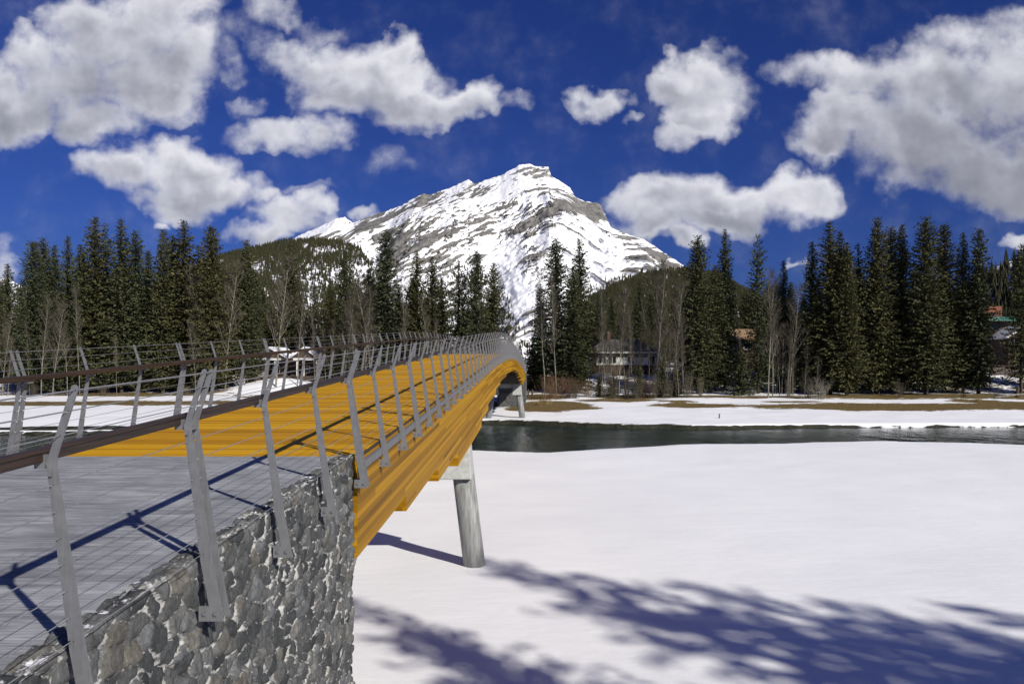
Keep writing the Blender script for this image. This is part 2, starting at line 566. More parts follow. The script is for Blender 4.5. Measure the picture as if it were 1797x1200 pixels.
def hill_mat():
    m, g, b = mat('snowy_forest_floor')
    pos = g.n('ShaderNodeNewGeometry').outputs['Position']
    n = g.noise(pos, 0.03, 6, 0.65)
    lk(g, g.mix(g.mapr(n, 0.50, 0.66), (0.80, 0.80, 0.83), (0.07, 0.062, 0.045)), b.inputs['Base Color'])
    b.inputs['Roughness'].default_value = 0.9
    return m


M_HILL = hill_mat()


def needle_mat(name, dark, mid, light):
    m, g, b = mat(name)
    geo = g.n('ShaderNodeNewGeometry')
    info = g.n('ShaderNodeObjectInfo').outputs['Random']
    t = g.n('ShaderNodeTexCoord').outputs['Object']
    n = g.noise(t, 0.45, 4, 0.6)
    f = g.m('ADD', g.m('MULTIPLY', geo.outputs['Random Per Island'], 0.45), g.m('MULTIPLY', n, 0.55))
    col = g.ramp(f, [(0.2, dark), (0.5, mid), (0.8, light)])
    tint = g.mix(info, (0.88, 0.97, 1.0), (1.12, 1.04, 0.90))
    lk(g, g.mix(1.0, col, tint, 'MULTIPLY'), b.inputs['Base Color'])
    b.inputs['Roughness'].default_value = 0.85
    b.inputs['Specular IOR Level'].default_value = 0.1
    return m


M_NEEDLE = needle_mat('spruce_needles', (0.042, 0.047, 0.024), (0.070, 0.074, 0.036), (0.104, 0.104, 0.052))
M_FARNEEDLE = needle_mat('distant_conifer_needles', (0.020, 0.024, 0.014), (0.034, 0.036, 0.020), (0.055, 0.052, 0.027))
M_BARK = simple('spruce_bark', (0.035, 0.026, 0.018), (0.085, 0.066, 0.048), 3.0, 0.9, 0, (6, 6, 1.5), 0.4, 0.03)
M_ASPEN = simple('pale_aspen_bark', (0.10, 0.09, 0.065), (0.29, 0.265, 0.20), 1.2, 0.85, 0, (3, 3, 1.2))
M_TWIG = simple('bare_twigs', (0.050, 0.041, 0.026), (0.115, 0.097, 0.063), 0.6, 0.9)
M_REDTWIG = simple('red_brown_twigs', (0.075, 0.040, 0.022), (0.17, 0.095, 0.048), 0.6, 0.9)
M_STRAW = simple('straw_grass', (0.20, 0.14, 0.055), (0.36, 0.27, 0.12), 0.8, 0.9)

# ---------------------------------------------------------------- ground and river
NEAR_EDGE = [(-400, 52), (-120, 55), (-42, 58), (-30, 61), (-12, 62.4), (-5, 62.6), (0.5, 60.8), (7.5, 64.4), (12, 66.8), (30, 70.2), (33, 70.8), (44, 67.2), (80, 64), (400, 70)]
FAR_EDGE = [(-400, 78), (-120, 80), (-59, 81), (-50, 81.5), (-38, 84), (-20, 92), (-8, 96), (-3.7, 95.8), (4, 91.5), (10, 89.0), (18, 88.3), (31, 90.2), (59, 90.4), (120, 92), (400, 96)]
WATER_Z = -6.45


def ground_z(x, y):
    x = np.asarray(x, dtype=float)
    y = np.asarray(y, dtype=float)
    wob = (fbm(x * 0.35, y * 0.0 + 3.0, 3, 5) - 0.5) * 1.1
    ne = interp(NEAR_EDGE, x) + wob * 0.5
    fe = interp(FAR_EDGE, x) + (fbm(x * 0.16, y * 0.0 + 8.0, 4, 9) - 0.5) * 2.4
    near = -6.4 + 0.4 * sstep(28, 58, y) + (fbm(x * 0.06, y * 0.06, 3, 21) - 0.5) * 0.35 + (fbm(x * 0.5, y * 0.5, 3, 22) - 0.5) * 0.05
    bed = -8.0
    d1 = y - ne
    d2 = y - fe
    bank = -5.95 + np.clip(d2, 0, 130) * 0.031 + (fbm(x * 0.13, y * 0.13, 4, 31) - 0.5) * 0.45 * sstep(1, 8, d2)
    bank = bank + np.maximum(3.0 * sstep(143, 168, y), 2.7 * np.exp(-((x + 49.5) / 10.0) ** 2) * sstep(132, 142, y))
    bank = bank + 0.028 * np.clip(y - 145, 0, 90) * sstep(20, 90, x)
    bank = bank - 0.35 * sstep(-12, -30, x) * sstep(0, 2, d2) * sstep(14, 4, d2)
    z = np.where(d1 < 0, near, near + (bed - near) * sstep(0, 1.3, d1))
    z = np.where(d2 > -1.3, bed + (bank - bed) * sstep(-1.3, 0.45, d2), z)
    return z


def gz(x, y):
    return float(ground_z(np.array([x]), np.array([y]))[0])


def at(px, y, dz=None):
    """world X of a photo column at depth y"""
    return (px - CX) / F * y


xs = np.concatenate([-np.geomspace(4000, 76, 26), np.arange(-75, 105, 0.75), np.geomspace(106, 4000, 26)])
ys = np.concatenate([-np.geomspace(600, 32, 12), np.arange(-30, 15, 1.5), np.arange(15, 56, 0.7), np.arange(56, 72, 0.3), np.arange(72, 79, 0.8),
                     np.arange(79, 102, 0.25), np.arange(102, 150, 0.5), np.arange(150, 215, 1.0), np.geomspace(216, 3000, 40)])
GX, GY = np.meshgrid(xs, ys)
GZ = ground_z(GX, GY)
GRASS = np.zeros_like(GX)
for (px, py, rpx, ya, yb, wgt) in [
        (965, 710, 75, 106, 125, 1.0), (1015, 715, 42, 108, 114, .95), (915, 712, 30, 108, 116, .85), (950, 690, 60, 128, 142, .85),
        (1090, 702, 80, 122, 129, .9), (1225, 713, 85, 111, 120, 1.0), (1190, 705, 40, 120, 124, .75),
        (1600, 714, 280, 107.5, 121, 1.1), (1860, 714, 200, 107, 122, 1.15), (1120, 697, 110, 128, 138, .8), (1390, 706, 70, 121.5, 125, .8), (1710, 702, 45, 121, 127, 1.0),
        (150, 706, 260, 112, 121, 1.05), (-250, 706, 260, 111, 122, 1.0), (380, 705, 120, 115, 121, .9), (620, 706, 180, 112, 122, .9), (560, 693, 160, 128, 140, .9),
        (1300, 690, 260, 130, 138, .72), (1650, 690, 260, 128, 142, .84), (200, 690, 260, 131, 141, .8), (800, 700, 120, 112, 128, .8)]:
    yc = (ya + yb) / 2
    xc, rx, ry = at(px, yc), rpx / F * yc, (yb - ya) / 2
    q = ((GX - xc) / rx) ** 2 + ((GY - yc) / ry) ** 2
    GRASS = np.maximum(GRASS, wgt * np.clip(1.15 - 0.62 * q, 0, 1))
GRASS = np.maximum(GRASS, 0.50 * sstep(134, 146, GY) * sstep(300, 200, GY))  # brown litter under the trees, its colour also standing in for their shade
GRASS = GRASS * (1 - 0.85 * np.exp(-((GX + 49.5) / 7.5) ** 2) * sstep(132, 135, GY))
DFAR = GY - (interp(FAR_EDGE, GX) + (fbm(GX * 0.16, GY * 0.0 + 8.0, 4, 9) - 0.5) * 2.4)
ledge = sstep(40, 33, GX) * sstep(-75, -50, GX)
SOIL = sstep(-5.98, -6.16, GZ) * sstep(78, 80, GY) * (0.55 + 0.45 * ledge) + (0.52 * sstep(3.4, 0.6, DFAR) * sstep(18, 8, np.abs(GX - 6)) * (DFAR > -2))
SOIL = np.where(GY < 75, sstep(-6.42, -6.7, GZ), SOIL)
V = np.stack([GX, GY, GZ], -1).reshape(-1, 3)
me = np_mesh('ground', V, grid_faces(len(ys), len(xs)), M_GROUND)
set_attr(me, 'grass', GRASS)
set_attr(me, 'soil', SOIL)
tag(link(bpy.data.objects.new('ground', me)), kind='structure')
rx = np.concatenate([-np.geomspace(600, 92, 10), np.arange(-90, 100, 0.33), np.geomspace(101, 600, 10)])
ry = np.arange(44, 110, 0.42)
RX, RY = np.meshgrid(rx, ry)
RZ = WATER_Z + 0.085 * (fbm(RX / 1.3 + RY * 0.1, RY / 2.6, 3, 71, 0.6) - 0.5) + 0.06 * (fbm(RX / 4.5, RY / 6.0, 2, 75) - 0.5)
me = np_mesh('river', np.stack([RX, RY, RZ], -1).reshape(-1, 3), grid_faces(len(ry), len(rx)), M_WATER)
tag(link(bpy.data.objects.new('river', me)), kind='structure')


# ---------------------------------------------------------------- mountain and hills
def ridge_surface(sil, y_ridge, y_base, nx, nt, z_base=0.0, power=1.2):
    px = np.linspace(sil[0][0], sil[-1][0], nx)
    py = interp(sil, px)
    t = np.linspace(0, 1, nt)
    PX, T = np.meshgrid(px, t)
    Zr = (CY - np.tile(py, (nt, 1))) / F * y_ridge + CZ
    Y = y_base + (y_ridge - y_base) * T
    X = (PX - CX) / F * y_ridge
    Z = z_base + (Zr - z_base) * T ** power
    return px, py, t, PX, T, X, Y, Z


MTN_SIL = [(330, 500), (440, 450), (500, 432), (520, 415), (560, 398), (592, 383), (605, 381), (620, 392), (655, 378), (700, 363), (742, 340), (753, 343), (790, 330),
           (822, 315), (833, 323), (880, 307), (912, 290), (928, 287), (940, 293), (962, 292), (967, 308), (985, 320), (1000, 329), (1008, 344), (1022, 352),
           (1052, 357), (1062, 375), (1071, 398), (1095, 409), (1130, 420), (1160, 440), (1200, 466), (1260, 500), (1350, 540), (1420, 570)]
px_, py_, t_, PX, T, X, Y, Z = ridge_surface(MTN_SIL, 4200.0, 2500.0, 980, 420, 0.0, 1.18)
IPX = CX + F * X / Y
IPY = CY - F * (Z - CZ) / Y
dip = np.where(IPX < 900, 0.52, 0.52 - 0.62 * np.clip((IPX - 900) / 160, 0, 1))
ALONG = IPX - 0.48 * (IPY - 400)
ACROSS = IPY + dip * (IPX - 900) + 9 * (fbm(IPX / 60, IPY / 60, 3, 3) - 0.5)
n1 = fbm(ALONG / 34, ACROSS / 4.4, 4, 11, 0.58)
n2 = fbm(ALONG / 60, ACROSS / 12, 3, 17)
n3 = fbm(IPX / 7, IPY / 7, 3, 19)
PRES = np.full_like(IPX, 0.0) - 0.152
for (cx, cy, rx, ry, ang, wgt) in [
        (942, 303, 34, 9, -12, .42), (1000, 348, 26, 10, 30, .28), (1012, 375, 58, 13, -12, .46), (1046, 374, 24, 20, 15, .55), (940, 398, 50, 12, -25, .42),
        (985, 372, 30, 16, -20, .35), (900, 412, 32, 8, -22, .30), (745, 348, 30, 12, -22, .34), (690, 378, 50, 11, -22, .30), (830, 335, 30, 11, -25, .34), (800, 350, 60, 14, -24, .18),
        (620, 410, 50, 11, -24, .30), (655, 400, 40, 10, -22, .24), (705, 430, 42, 26, -40, .40), (770, 440, 42, 24, -20, .32), (700, 470, 70, 30, -25, .26),
        (820, 440, 40, 8, -10, .22), (1110, 428, 40, 10, 28, .34), (1150, 452, 30, 14, 40, .42), (1095, 410, 20, 6, 20, .3), (930, 480, 40, 22, -30, .20),
        (860, 380, 90, 30, -25, .10), (960, 335, 50, 16, -25, .14), (915, 455, 30, 12, -20, .12), (1180, 470, 40, 20, 30, .3),
        (1000, 432, 55, 22, 20, -.30), (860, 430, 34, 30, 0, -.16), (905, 520, 26, 50, -20, -.25), (1080, 460, 40, 25, 10, -.2), (560, 400, 45, 12, -20, -.3), (880, 330, 60, 10, -22, -.06)]:
    a = R(ang)
    dx, dy = IPX - cx, IPY - cy
    q = ((dx * math.cos(a) + dy * math.sin(a)) / rx) ** 2 + ((-dx * math.sin(a) + dy * math.cos(a)) / ry) ** 2
    PRES += wgt * (0.82 if wgt > 0 else 1.0) * np.exp(-q * 1.1)
ROCKV = (n1 - 0.5) * 1.25 + (n2 - 0.5) * 0.7 + PRES
n4 = fbm(ALONG / 11, ACROSS / 2.6, 4, 13, 0.6)
upper = sstep(470, 400, IPY) * sstep(600, 640, IPX) * sstep(1120, 1050, IPX)
ROCKV = np.maximum(ROCKV, (n4 - 0.5) * 1.3 + PRES * 0.8 - 0.10 + 0.035 * upper)
ROCK = sstep(0.03, 0.12, ROCKV)
push = 30 * sstep(-0.05, 0.25, ROCKV) + 60 * (fbm(IPX / 38, IPY / 90, 4, 41) - 0.5) + 16 * (n3 - 0.5) + 45 * (n2 - 0.5)


def spur(pts, width, amp, wl=None):
    """a rib running down the face, pushed towards the valley"""
    yy_ = IPY
    xc = np.interp(yy_, [p[1] for p in pts], [p[0] for p in pts])
    inside = sstep(pts[0][1] - 20, pts[0][1] + 20, yy_) * sstep(pts[-1][1] + 40, pts[-1][1] - 20, yy_)
    d = np.abs(IPX - xc) / np.where(IPX < xc, wl or width, width)
    return amp * inside * np.clip(1 - d, 0, 1)


push += spur([(752, 345), (748, 420), (715, 520)], 130, 150, 75)
push += spur([(1000, 335), (985, 400), (940, 500), (960, 580)], 80, 120)
push += spur([(1110, 415), (1130, 470), (1120, 540)], 60, 90)
push += spur([(640, 395), (620, 440), (560, 520)], 45, 70)
fade = sstep(0.0, 0.12, T) * (0.25 + 0.75 * sstep(1.0, 0.95, T))
Yd = Y - push * fade
fade = fade * (1 - 0.9 * sstep(0.72, 0.95, T))
Yd = Y - push * fade
Zd = Z + 0.2 * push * fade * sstep(1.0, 0.85, T) + 9 * (fbm(PX / 5, T * 40, 3, 77) - 0.5) * sstep(0.8, 1.0, T)
V = np.stack([X, Yd, Zd], -1)
back = V[-1].copy()
back[:, 1] += 1400
back[:, 2] -= 500
V = np.concatenate([V, back[None]], 0)
me = np_mesh('mountain', V.reshape(-1, 3), grid_faces(V.shape[0], V.shape[1]), M_MTN)
set_attr(me, 'rock', np.concatenate([ROCK, ROCK[-1:]], 0))
tag(link(bpy.data.objects.new('mountain', me)), kind='structure')
MTN_GRID = (X, Yd, Zd)

rng = np.random.default_rng(7)
FOREST = {'p': [], 'h': []}


def scatter(X, Y, Z, n, mask, h0, h1, thin=1.0):
    ny, nx = X.shape
    i = rng.integers(0, ny - 1, n)
    j = rng.integers(0, nx - 1, n)
    ok = rng.random(n) < mask[i, j]
    i, j = i[ok], j[ok]
    FOREST['p'].append(np.stack([X[i, j] + rng.normal(0, 3, len(i)), Y[i, j], Z[i, j] - 1.0], 1))
    FOREST['h'].append(rng.uniform(h0, h1, len(i)))


# trees creeping up the flanks of the mountain
IPX2 = CX + F * X / Yd
IPY2 = CY - F * (Zd - CZ) / Yd
edge_l = np.interp(IPX2, [600, 650, 700, 745, 790, 850, 885, 905, 925, 945, 960], [470, 475, 505, 490, 458, 474, 503, 545, 595, 640, 700])
mask = sstep(-4, 26, IPY2 - edge_l) * (IPX2 > 600) * (IPX2 < 960) * sstep(0.38, 0.55, fbm(IPX2 / 14, IPY2 / 9, 3, 55)) * 0.8
edge_r = np.interp(IPX2, [930, 960, 1000, 1040, 1100, 1160, 1200], [640, 600, 540, 500, 478, 470, 478])
mask = np.maximum(mask, sstep(-4, 22, IPY2 - edge_r) * (IPX2 >= 930) * 0.8 * sstep(0.3, 0.5, fbm(IPX2 / 14, IPY2 / 9, 3, 56)))
scatter(X, Yd, Zd, 70000, mask, 13, 24)


def hill(name, sil, y_ridge, y_base, ntrees, h0, h1, seed, clear=0.4, patches=(), rough=10.0, scale=14):
    px, py, t, PXh, Th, Xh, Yh, Zh = ridge_surface(sil, y_ridge, y_base, 160, 70, -4.0, 0.9)
    bumps = (fbm(PXh / 25, Th * 6, 4, seed) - 0.5) * rough * sstep(0, 0.3, Th)
    Zh = Zh + bumps * (0.3 + 0.7 * sstep(1.0, 0.9, Th))
    V = np.stack([Xh, Yh, Zh], -1)
    back = V[-1].copy()
    back[:, 1] += (y_ridge - y_base) * 0.6
    back[:, 2] = -4
    V = np.concatenate([V, back[None]], 0)
    me = np_mesh(name, V.reshape(-1, 3), grid_faces(V.shape[0], V.shape[1]), M_HILL)
    tag(link(bpy.data.objects.new(name, me)), kind='structure')
    ix = CX + F * Xh / Yh
    iy = CY - F * (Zh - CZ) / Yh
    m = sstep(clear - 0.08, clear + 0.08, fbm(ix / scale, iy / (scale * 0.7), 3, seed + 5))
    for (cx, cy, rx, ry, k) in patches:
        m = m * (1 - k * np.exp(-(((ix - cx) / rx) ** 2 + ((iy - cy) / ry) ** 2)))
    m = np.maximum(m, sstep(0.93, 0.97, Th))
    scatter(Xh, Yh, Zh, ntrees, m, h0, h1)


hill('hill', [(150, 575), (300, 505), (395, 449), (440, 439), (500, 424), (545, 421), (600, 424), (632, 434), (652, 466), (668, 505), (690, 545), (740, 610)],
     2400, 1500, 42000, 12, 20, 61, 0.28,
     [(575, 441, 40, 10, .95), (425, 465, 16, 16, .9), (455, 470, 22, 18, .9), (585, 475, 40, 14, .8), (640, 475, 25, 10, .9), (545, 500, 22, 50, .75), (530, 560, 20, 40, .7), (610, 490, 25, 12, .6), (480, 500, 20, 30, .5)])
hill('hill', [(985, 600), (1035, 522), (1060, 508), (1085, 498), (1130, 483), (1165, 476), (1200, 473), (1250, 480), (1300, 510), (1350, 550), (1420, 600)],
     2200, 1300, 17000, 12, 19, 71, 0.18)
hill('hill', [(-700, 450), (-300, 480), (-50, 498), (0, 506), (30, 503), (60, 508), (120, 522), (260, 560), (340, 610)],
     2000, 1200, 12000, 12, 18, 81, 0.33, [(18, 527, 9, 12, .95), (60, 560, 30, 20, .5)])
hill('hill', [(1600, 580), (1690, 520), (1730, 482), (1752, 464), (1770, 456), (1797, 448), (1850, 430), (1950, 415), (2300, 400), (2700, 420)],
     620, 330, 7000, 11, 16, 91, 0.12, (), 5.0, 30)
# a small snowy summit beyond the far valley
p2 = ridge_surface([(-300, 520), (-90, 500), (-30, 492), (4, 489), (14, 486), (24, 494), (40, 503), (90, 530)], 6000, 4500, 120, 50, 0, 1.1)
V = np.stack([p2[5], p2[6] - 60 * (fbm(p2[3] / 12, p2[4] * 8, 4, 99) - 0.5) * (p2[4] > 0.1), p2[7]], -1)
me = np_mesh('mountain', V.reshape(-1, 3), grid_faces(V.shape[0], V.shape[1]), M_MTN)
set_attr(me, 'rock', sstep(0.55, 0.75, fbm(p2[3] / 12, p2[4] * 14, 4, 98)))
tag(link(bpy.data.objects.new('mountain', me)), kind='structure')

# the far woods: small stacked cones, one mass
fp = np.concatenate(FOREST['p'])
fh = np.concatenate(FOREST['h'])
nT = len(fp)
S = 5
ang = np.arange(S) * 2 * math.pi / S
vv, ff = [], []
base = 0
for (zb, zt, r) in [(0.05, 0.62, 0.17), (0.38, 1.0, 0.115)]:
    rot = rng.uniform(0, 6.28, nT)
    rr = r * fh * rng.uniform(0.75, 1.2, nT)
    ring = np.stack([fp[:, None, 0] + np.cos(ang[None] + rot[:, None]) * rr[:, None],
                     fp[:, None, 1] + np.sin(ang[None] + rot[:, None]) * rr[:, None],
                     np.repeat((fp[:, 2] + zb * fh)[:, None], S, 1)], -1)
    top = np.stack([fp[:, 0], fp[:, 1], fp[:, 2] + zt * fh], -1)[:, None]
    vv.append(np.concatenate([ring, top], 1).reshape(-1, 3))
    b0 = base + np.arange(nT) * (S + 1)
    for k in range(S):
        ff.append(np.stack([b0 + k, b0 + (k + 1) % S, b0 + S], 1))
    base += nT * (S + 1)
me = np_mesh('distant_forest', np.concatenate(vv), np.concatenate(ff), M_FARNEEDLE, False)
tag(link(bpy.data.objects.new('distant_forest', me)), 'dark conifer forest covering the snowy hills below the peak', 'forest', kind='stuff')

# ---------------------------------------------------------------- bridge
BC = -4.78                     # bridge centre line


def deck(y):
    y = np.asarray(y, dtype=float)
    a = 0.05 * (y - 10)
    b = 0.053 * (y - 10)
    c = 1.325 + 0.053 * (y - 35) - 0.053 / 61 * (y - 35) ** 2
    d = 1.325 - 0.053 * (y - 96)
    return np.where(y < 10, a, np.where(y < 35, b, np.where(y < 96, c, d)))


def dk(y):
    return float(deck(np.array([y]))[0])


bridge = empty('footbridge', (BC, 10, 0))
tag(bridge, 'arched timber footbridge with orange planks and grey steel railings over the river', 'footbridge')
OFF = Vector((-BC, -10, 0))     # children are built in world coordinates, shifted to the bridge's base


def bpart(mb, name, m, parent=bridge, smooth=False):
    o = mb.build(name, m, parent, smooth)
    if parent is bridge:
        o.location = OFF
    return o


# planks
mb = MB()
rnd = random.Random(4)
y = 10.0
while y < 117:
    w = 0.14
    z0, z1 = dk(y) - .04, dk(y + w) - .04
    j = rnd.uniform(-0.003, 0.003)
    x0, x1 = BC - 2.12 + rnd.uniform(-.006, .006), BC + 2.26 + rnd.uniform(-.006, .006)
    y0, y1 = y + 0.004, y + w - 0.004
    mb.hexa([(x0, y0, z0 - .07), (x1, y0, z0 - .07), (x1, y1, z1 - .07), (x0, y1, z1 - .07), (x0, y0, z0 + j), (x1, y0, z0 + j), (x1, y1, z1 + j), (x0, y1, z1 + j)])
    y += w
bpart(mb, 'plank_deck', M_DECK)


def depth_of(y):
    s = min(y, 127 - y)
    for lim, d in ((13.7, 1.42), (18.0, 1.70), (22.3, 2.05), (31.0, 2.50), (35.0, 2.26), (41.0, 1.98), (45.0, 1.74), (53.0, 1.60), (99, 1.48)):
        if s < lim:
            return d
    return 1.48


def girder(xo, xi):
    """stepped haunch beam following the deck; UV runs along the beam"""
    brk = [13.7, 18.0, 22.3, 31.0, 35.0, 41.0, 45.0, 53.0]
    brk = brk + [127 - b for b in brk]
    ss = sorted(set(list(np.arange(10.06, 117, 0.75)) + brk + [117.0]))
    vs, fs, uvs = [], [], []
    topo = 0.10

    def quad(p, uv):
        k = len(vs)
        vs.extend(p)
        fs.append((k, k + 1, k + 2, k + 3))
        uvs.extend(uv)
    for a, b in zip(ss[:-1], ss[1:]):
        d = depth_of((a + b) / 2)
        za, zb = dk(a), dk(b)
        lx, hx = min(xo, xi), max(xo, xi)
        for x, flip in ((hx, False), (lx, True)):
            p = [(x, a, za - d), (x, b, zb - d), (x, b, zb - topo), (x, a, za - topo)]
            uv = [(a + x * 3, -d), (b + x * 3, -d), (b + x * 3, -topo), (a + x * 3, -topo)]
            if flip:
                p, uv = p[::-1], uv[::-1]
            quad(p, uv)
        quad([(lx, a, za - d), (lx, b, zb - d), (hx, b, zb - d), (hx, a, za - d)], [(a, 0.02), (b, 0.02), (b, 0.07), (a, 0.07)])
        quad([(lx, a, za - topo), (hx, a, za - topo), (hx, b, zb - topo), (lx, b, zb - topo)], [(a, 0.02), (a, 0.07), (b, 0.07), (b, 0.02)])
    for b in brk + [10.06, 117.0]:
        d0, d1 = (0.1, depth_of(b)) if b in (10.06, 117.0) else (depth_of(b - .01), depth_of(b + .01))
        z = dk(b)
        lx, hx = min(xo, xi), max(xo, xi)
        lo, hi = max(d0, d1), min(d0, d1)
        p = [(lx, b, z - lo), (hx, b, z - lo), (hx, b, z - hi), (lx, b, z - hi)]
        uv = [(0, -lo), (0.4, -lo), (0.4, -hi), (0, -hi)]
        if d1 < d0:
            p, uv = p[::-1], uv[::-1]
        quad(p, uv)
    me = bpy.data.meshes.new('girder')
    me.from_pydata(vs, [], fs)
    me.materials.append(M_GLULAM)
    ul = me.uv_layers.new(name='UVMap')
    for i, c in enumerate(uvs):
        ul.data[i].uv = c
    me.update()
    o = link(bpy.data.objects.new('girder', me), bridge)
    o.location = OFF
    return o


girder(-2.50, -2.92)
girder(2 * BC + 2.50, 2 * BC + 2.92)
# steel edge channels
for sx in (1, -1):
    mb = MB()
    for a in np.arange(10.1, 116.5, 1.0):
        b = min(a + 1.0, 116.9)
        za, zb = dk(a), dk(b)
        X0, X1 = BC + sx * 2.285, BC + sx * 2.345
        l, h = min(X0, X1), max(X0, X1)
        mb.hexa([(l, a, za - .245), (h, a, za - .245), (h, b, zb - .245), (l, b, zb - .245), (l, a, za - .135), (h, a, za - .135), (h, b, zb - .135), (l, b, zb - .135)])
    bpart(mb, 'edge_channel', M_STEEL)
for sx in (1, -1):
    mb = MB()
    for a in np.arange(10.1, 116.5, 1.0):
        b = min(a + 1.0, 116.9)
        za, zb = dk(a), dk(b)
        X0, X1 = BC + sx * 2.135, BC + sx * 2.275
        l, h = min(X0, X1), max(X0, X1)
        mb.hexa([(l, a, za - .097), (h, a, za - .097), (h, b, zb - .097), (l, b, zb - .097), (l, a, za - .05), (h, a, za - .05), (h, b, zb - .05), (l, b, zb - .05)])
    bpart(mb, 'dark_edge_strip', M_RAIL)  # dark strip along both edges of the deck
# cross beams and diagonal bracing below the deck
for yb in list(np.arange(14, 56, 5.0)) + list(np.arange(56, 116.5, 1.6)):
    mb = MB()
    z = dk(yb)
    mb.box(BC - 1.85, BC + 1.85, yb - .12, yb + .12, z - 0.62, z - 0.12)
    bpart(mb, 'cross_beam', M_DARKSTEEL)
mb = MB()
for yb in np.arange(14, 110, 10.0):
    mb.tube([(BC - 1.85, yb, dk(yb) - .9), (BC + 1.85, yb + 10, dk(yb + 10) - .9)], 0.04, 5)
    mb.tube([(BC + 1.85, yb, dk(yb) - .97), (BC - 1.85, yb + 10, dk(yb + 10) - .97)], 0.04, 5)
bpart(mb, 'wind_bracing', M_DARKSTEEL)


def pier(yp):
    e = empty('pier', (0, 0, 0), 0, bridge)
    e.location = OFF
    zt = dk(yp) - 2.52
    for s in (1, -1):
        mb = MB()
        o = lambda v: BC + s * v
        bo, bi, to, ti = o(2.21), o(0.92), o(2.08), o(1.10)
        l = [min(bo, bi), max(bo, bi), min(to, ti), max(to, ti)]
        zb = zt - 1.48
        d0, d1 = 0.62, 0.45
        mb.hexa([(l[0], yp - d0, zb), (l[1], yp - d0, zb), (l[1], yp + d0, zb), (l[0], yp + d0, zb),
                 (l[2], yp - d1, zt + .02), (l[3], yp - d1, zt + .02), (l[3], yp + d1, zt + .02), (l[2], yp + d1, zt + .02)])
        cap = mb.build('pier_cap', M_CONC, e)
        bv = cap.modifiers.new('bevel', 'BEVEL')
        bv.width = 0.05
        bv.segments = 2
        mb = MB()
        g0 = gz(o(2.28), yp) - 0.4
        top = Vector((o(1.84), yp, zb + .05))
        foot = Vector((o(2.30 + (0.5 if s < 0 and yp < 50 else 0)), yp, g0))
        mb.tube([foot, top], 0.41, 40)
        mb.build('pier_column', M_COLUMN, e, True).data.polygons.foreach_set('use_smooth', [True] * 40 + [False] * 2)
    mb = MB()
    mb.box(BC - 1.3, BC + 1.3, yp - .3, yp + .3, zt - 0.55, zt - 0.02)
    mb.build('pier_tie_beam', M_CONC, e)


pier(28.0)
pier(98.6)


# railings: each post a bent flat bar, doubled at every third place
def bar_poly(cx):
    """outline of one bar in XZ for the side towards +X, relative to the centre line; slots for the cables on the inner edge"""
    inner = [(-.44, -2.500), (-.33, -2.500), (-.33, -2.425), (0.0, -2.487), (0.985, -2.610), (1.375, -2.482)]
    arc = [(1.392, -2.474), (1.400, -2.462), (1.392, -2.448)]
    outer = [(1.375, -2.446), (1.02, -2.556), (0.975, -2.558), (0.0, -2.403), (-.44, -2.320)]
    pts = []
    for a, b in zip(inner[:-1], inner[1:]):
        pts.append(a)
        for z in CABLES:
            if a[0] < z < b[0] and z > -0.2:
                f = lambda q: a[1] + (b[1] - a[1]) * (q - a[0]) / (b[0] - a[0])
                pts += [(z - .010, f(z - .010)), (z - .004, f(z) + .030), (z + .004, f(z) + .030), (z + .0, f(z))]
    pts.append(inner[-1])
    pts = pts + arc + outer
    return [(x + 0.0, z) for z, x in pts]


CABLES = [0.05, 0.17, 0.31, 0.45, 0.59, 0.73, 0.87, 1.13, 1.26, 1.37]
CX_AT = lambda z: (-2.487 + (-2.610 + 2.487) * z / 0.985 if z < 0.985 else -2.610 + 0.128 * (z - 0.985) / 0.39) + 0.026


def post_mesh(side, twin):
    mb = MB()
    poly = bar_poly(0)
    poly = [(x - BC, z) for x, z in poly]
    if side < 0:
        poly = [(-x, z) for x, z in poly]
    else:
        poly = poly[::-1]
    # prism wants counter-clockwise seen from -Y
    for k in range(2 if twin else 1):
        mb.prism(poly, k * 0.115 - 0.007, k * 0.115 + 0.007)
    s = side
    for xb, zb in ((-2.455, -.385), (-2.375, -.385), (-2.585, 0.93)):
        a, b = sorted((s * (xb - .012 - BC), s * (xb + .012 - BC)))
        mb.box(a, b, -0.021, -0.0071, zb - .012, zb + .012)                 # bolt heads
    a, b = sorted((s * (-2.60 - BC), s * (-2.685 - BC)))
    mb.box(a, b, -0.006 + 0.016, 0.006 + 0.016 + (0.10 if twin else 0), 0.955, 1.03)     # bracket to the handrail
    if twin:
        a, b = sorted((s * (-2.43 - BC), s * (-2.36 - BC)))
        mb.box(a, b, 0.007, 0.093, -.40, -.36)                               # spacer between the two bars
        a, b = sorted((s * (-2.575 - BC), s * (-2.555 - BC)))
        mb.box(a, b, 0.007, 0.093, .955, .975)
    me = mb.mesh('post', M_STEEL)
    return me


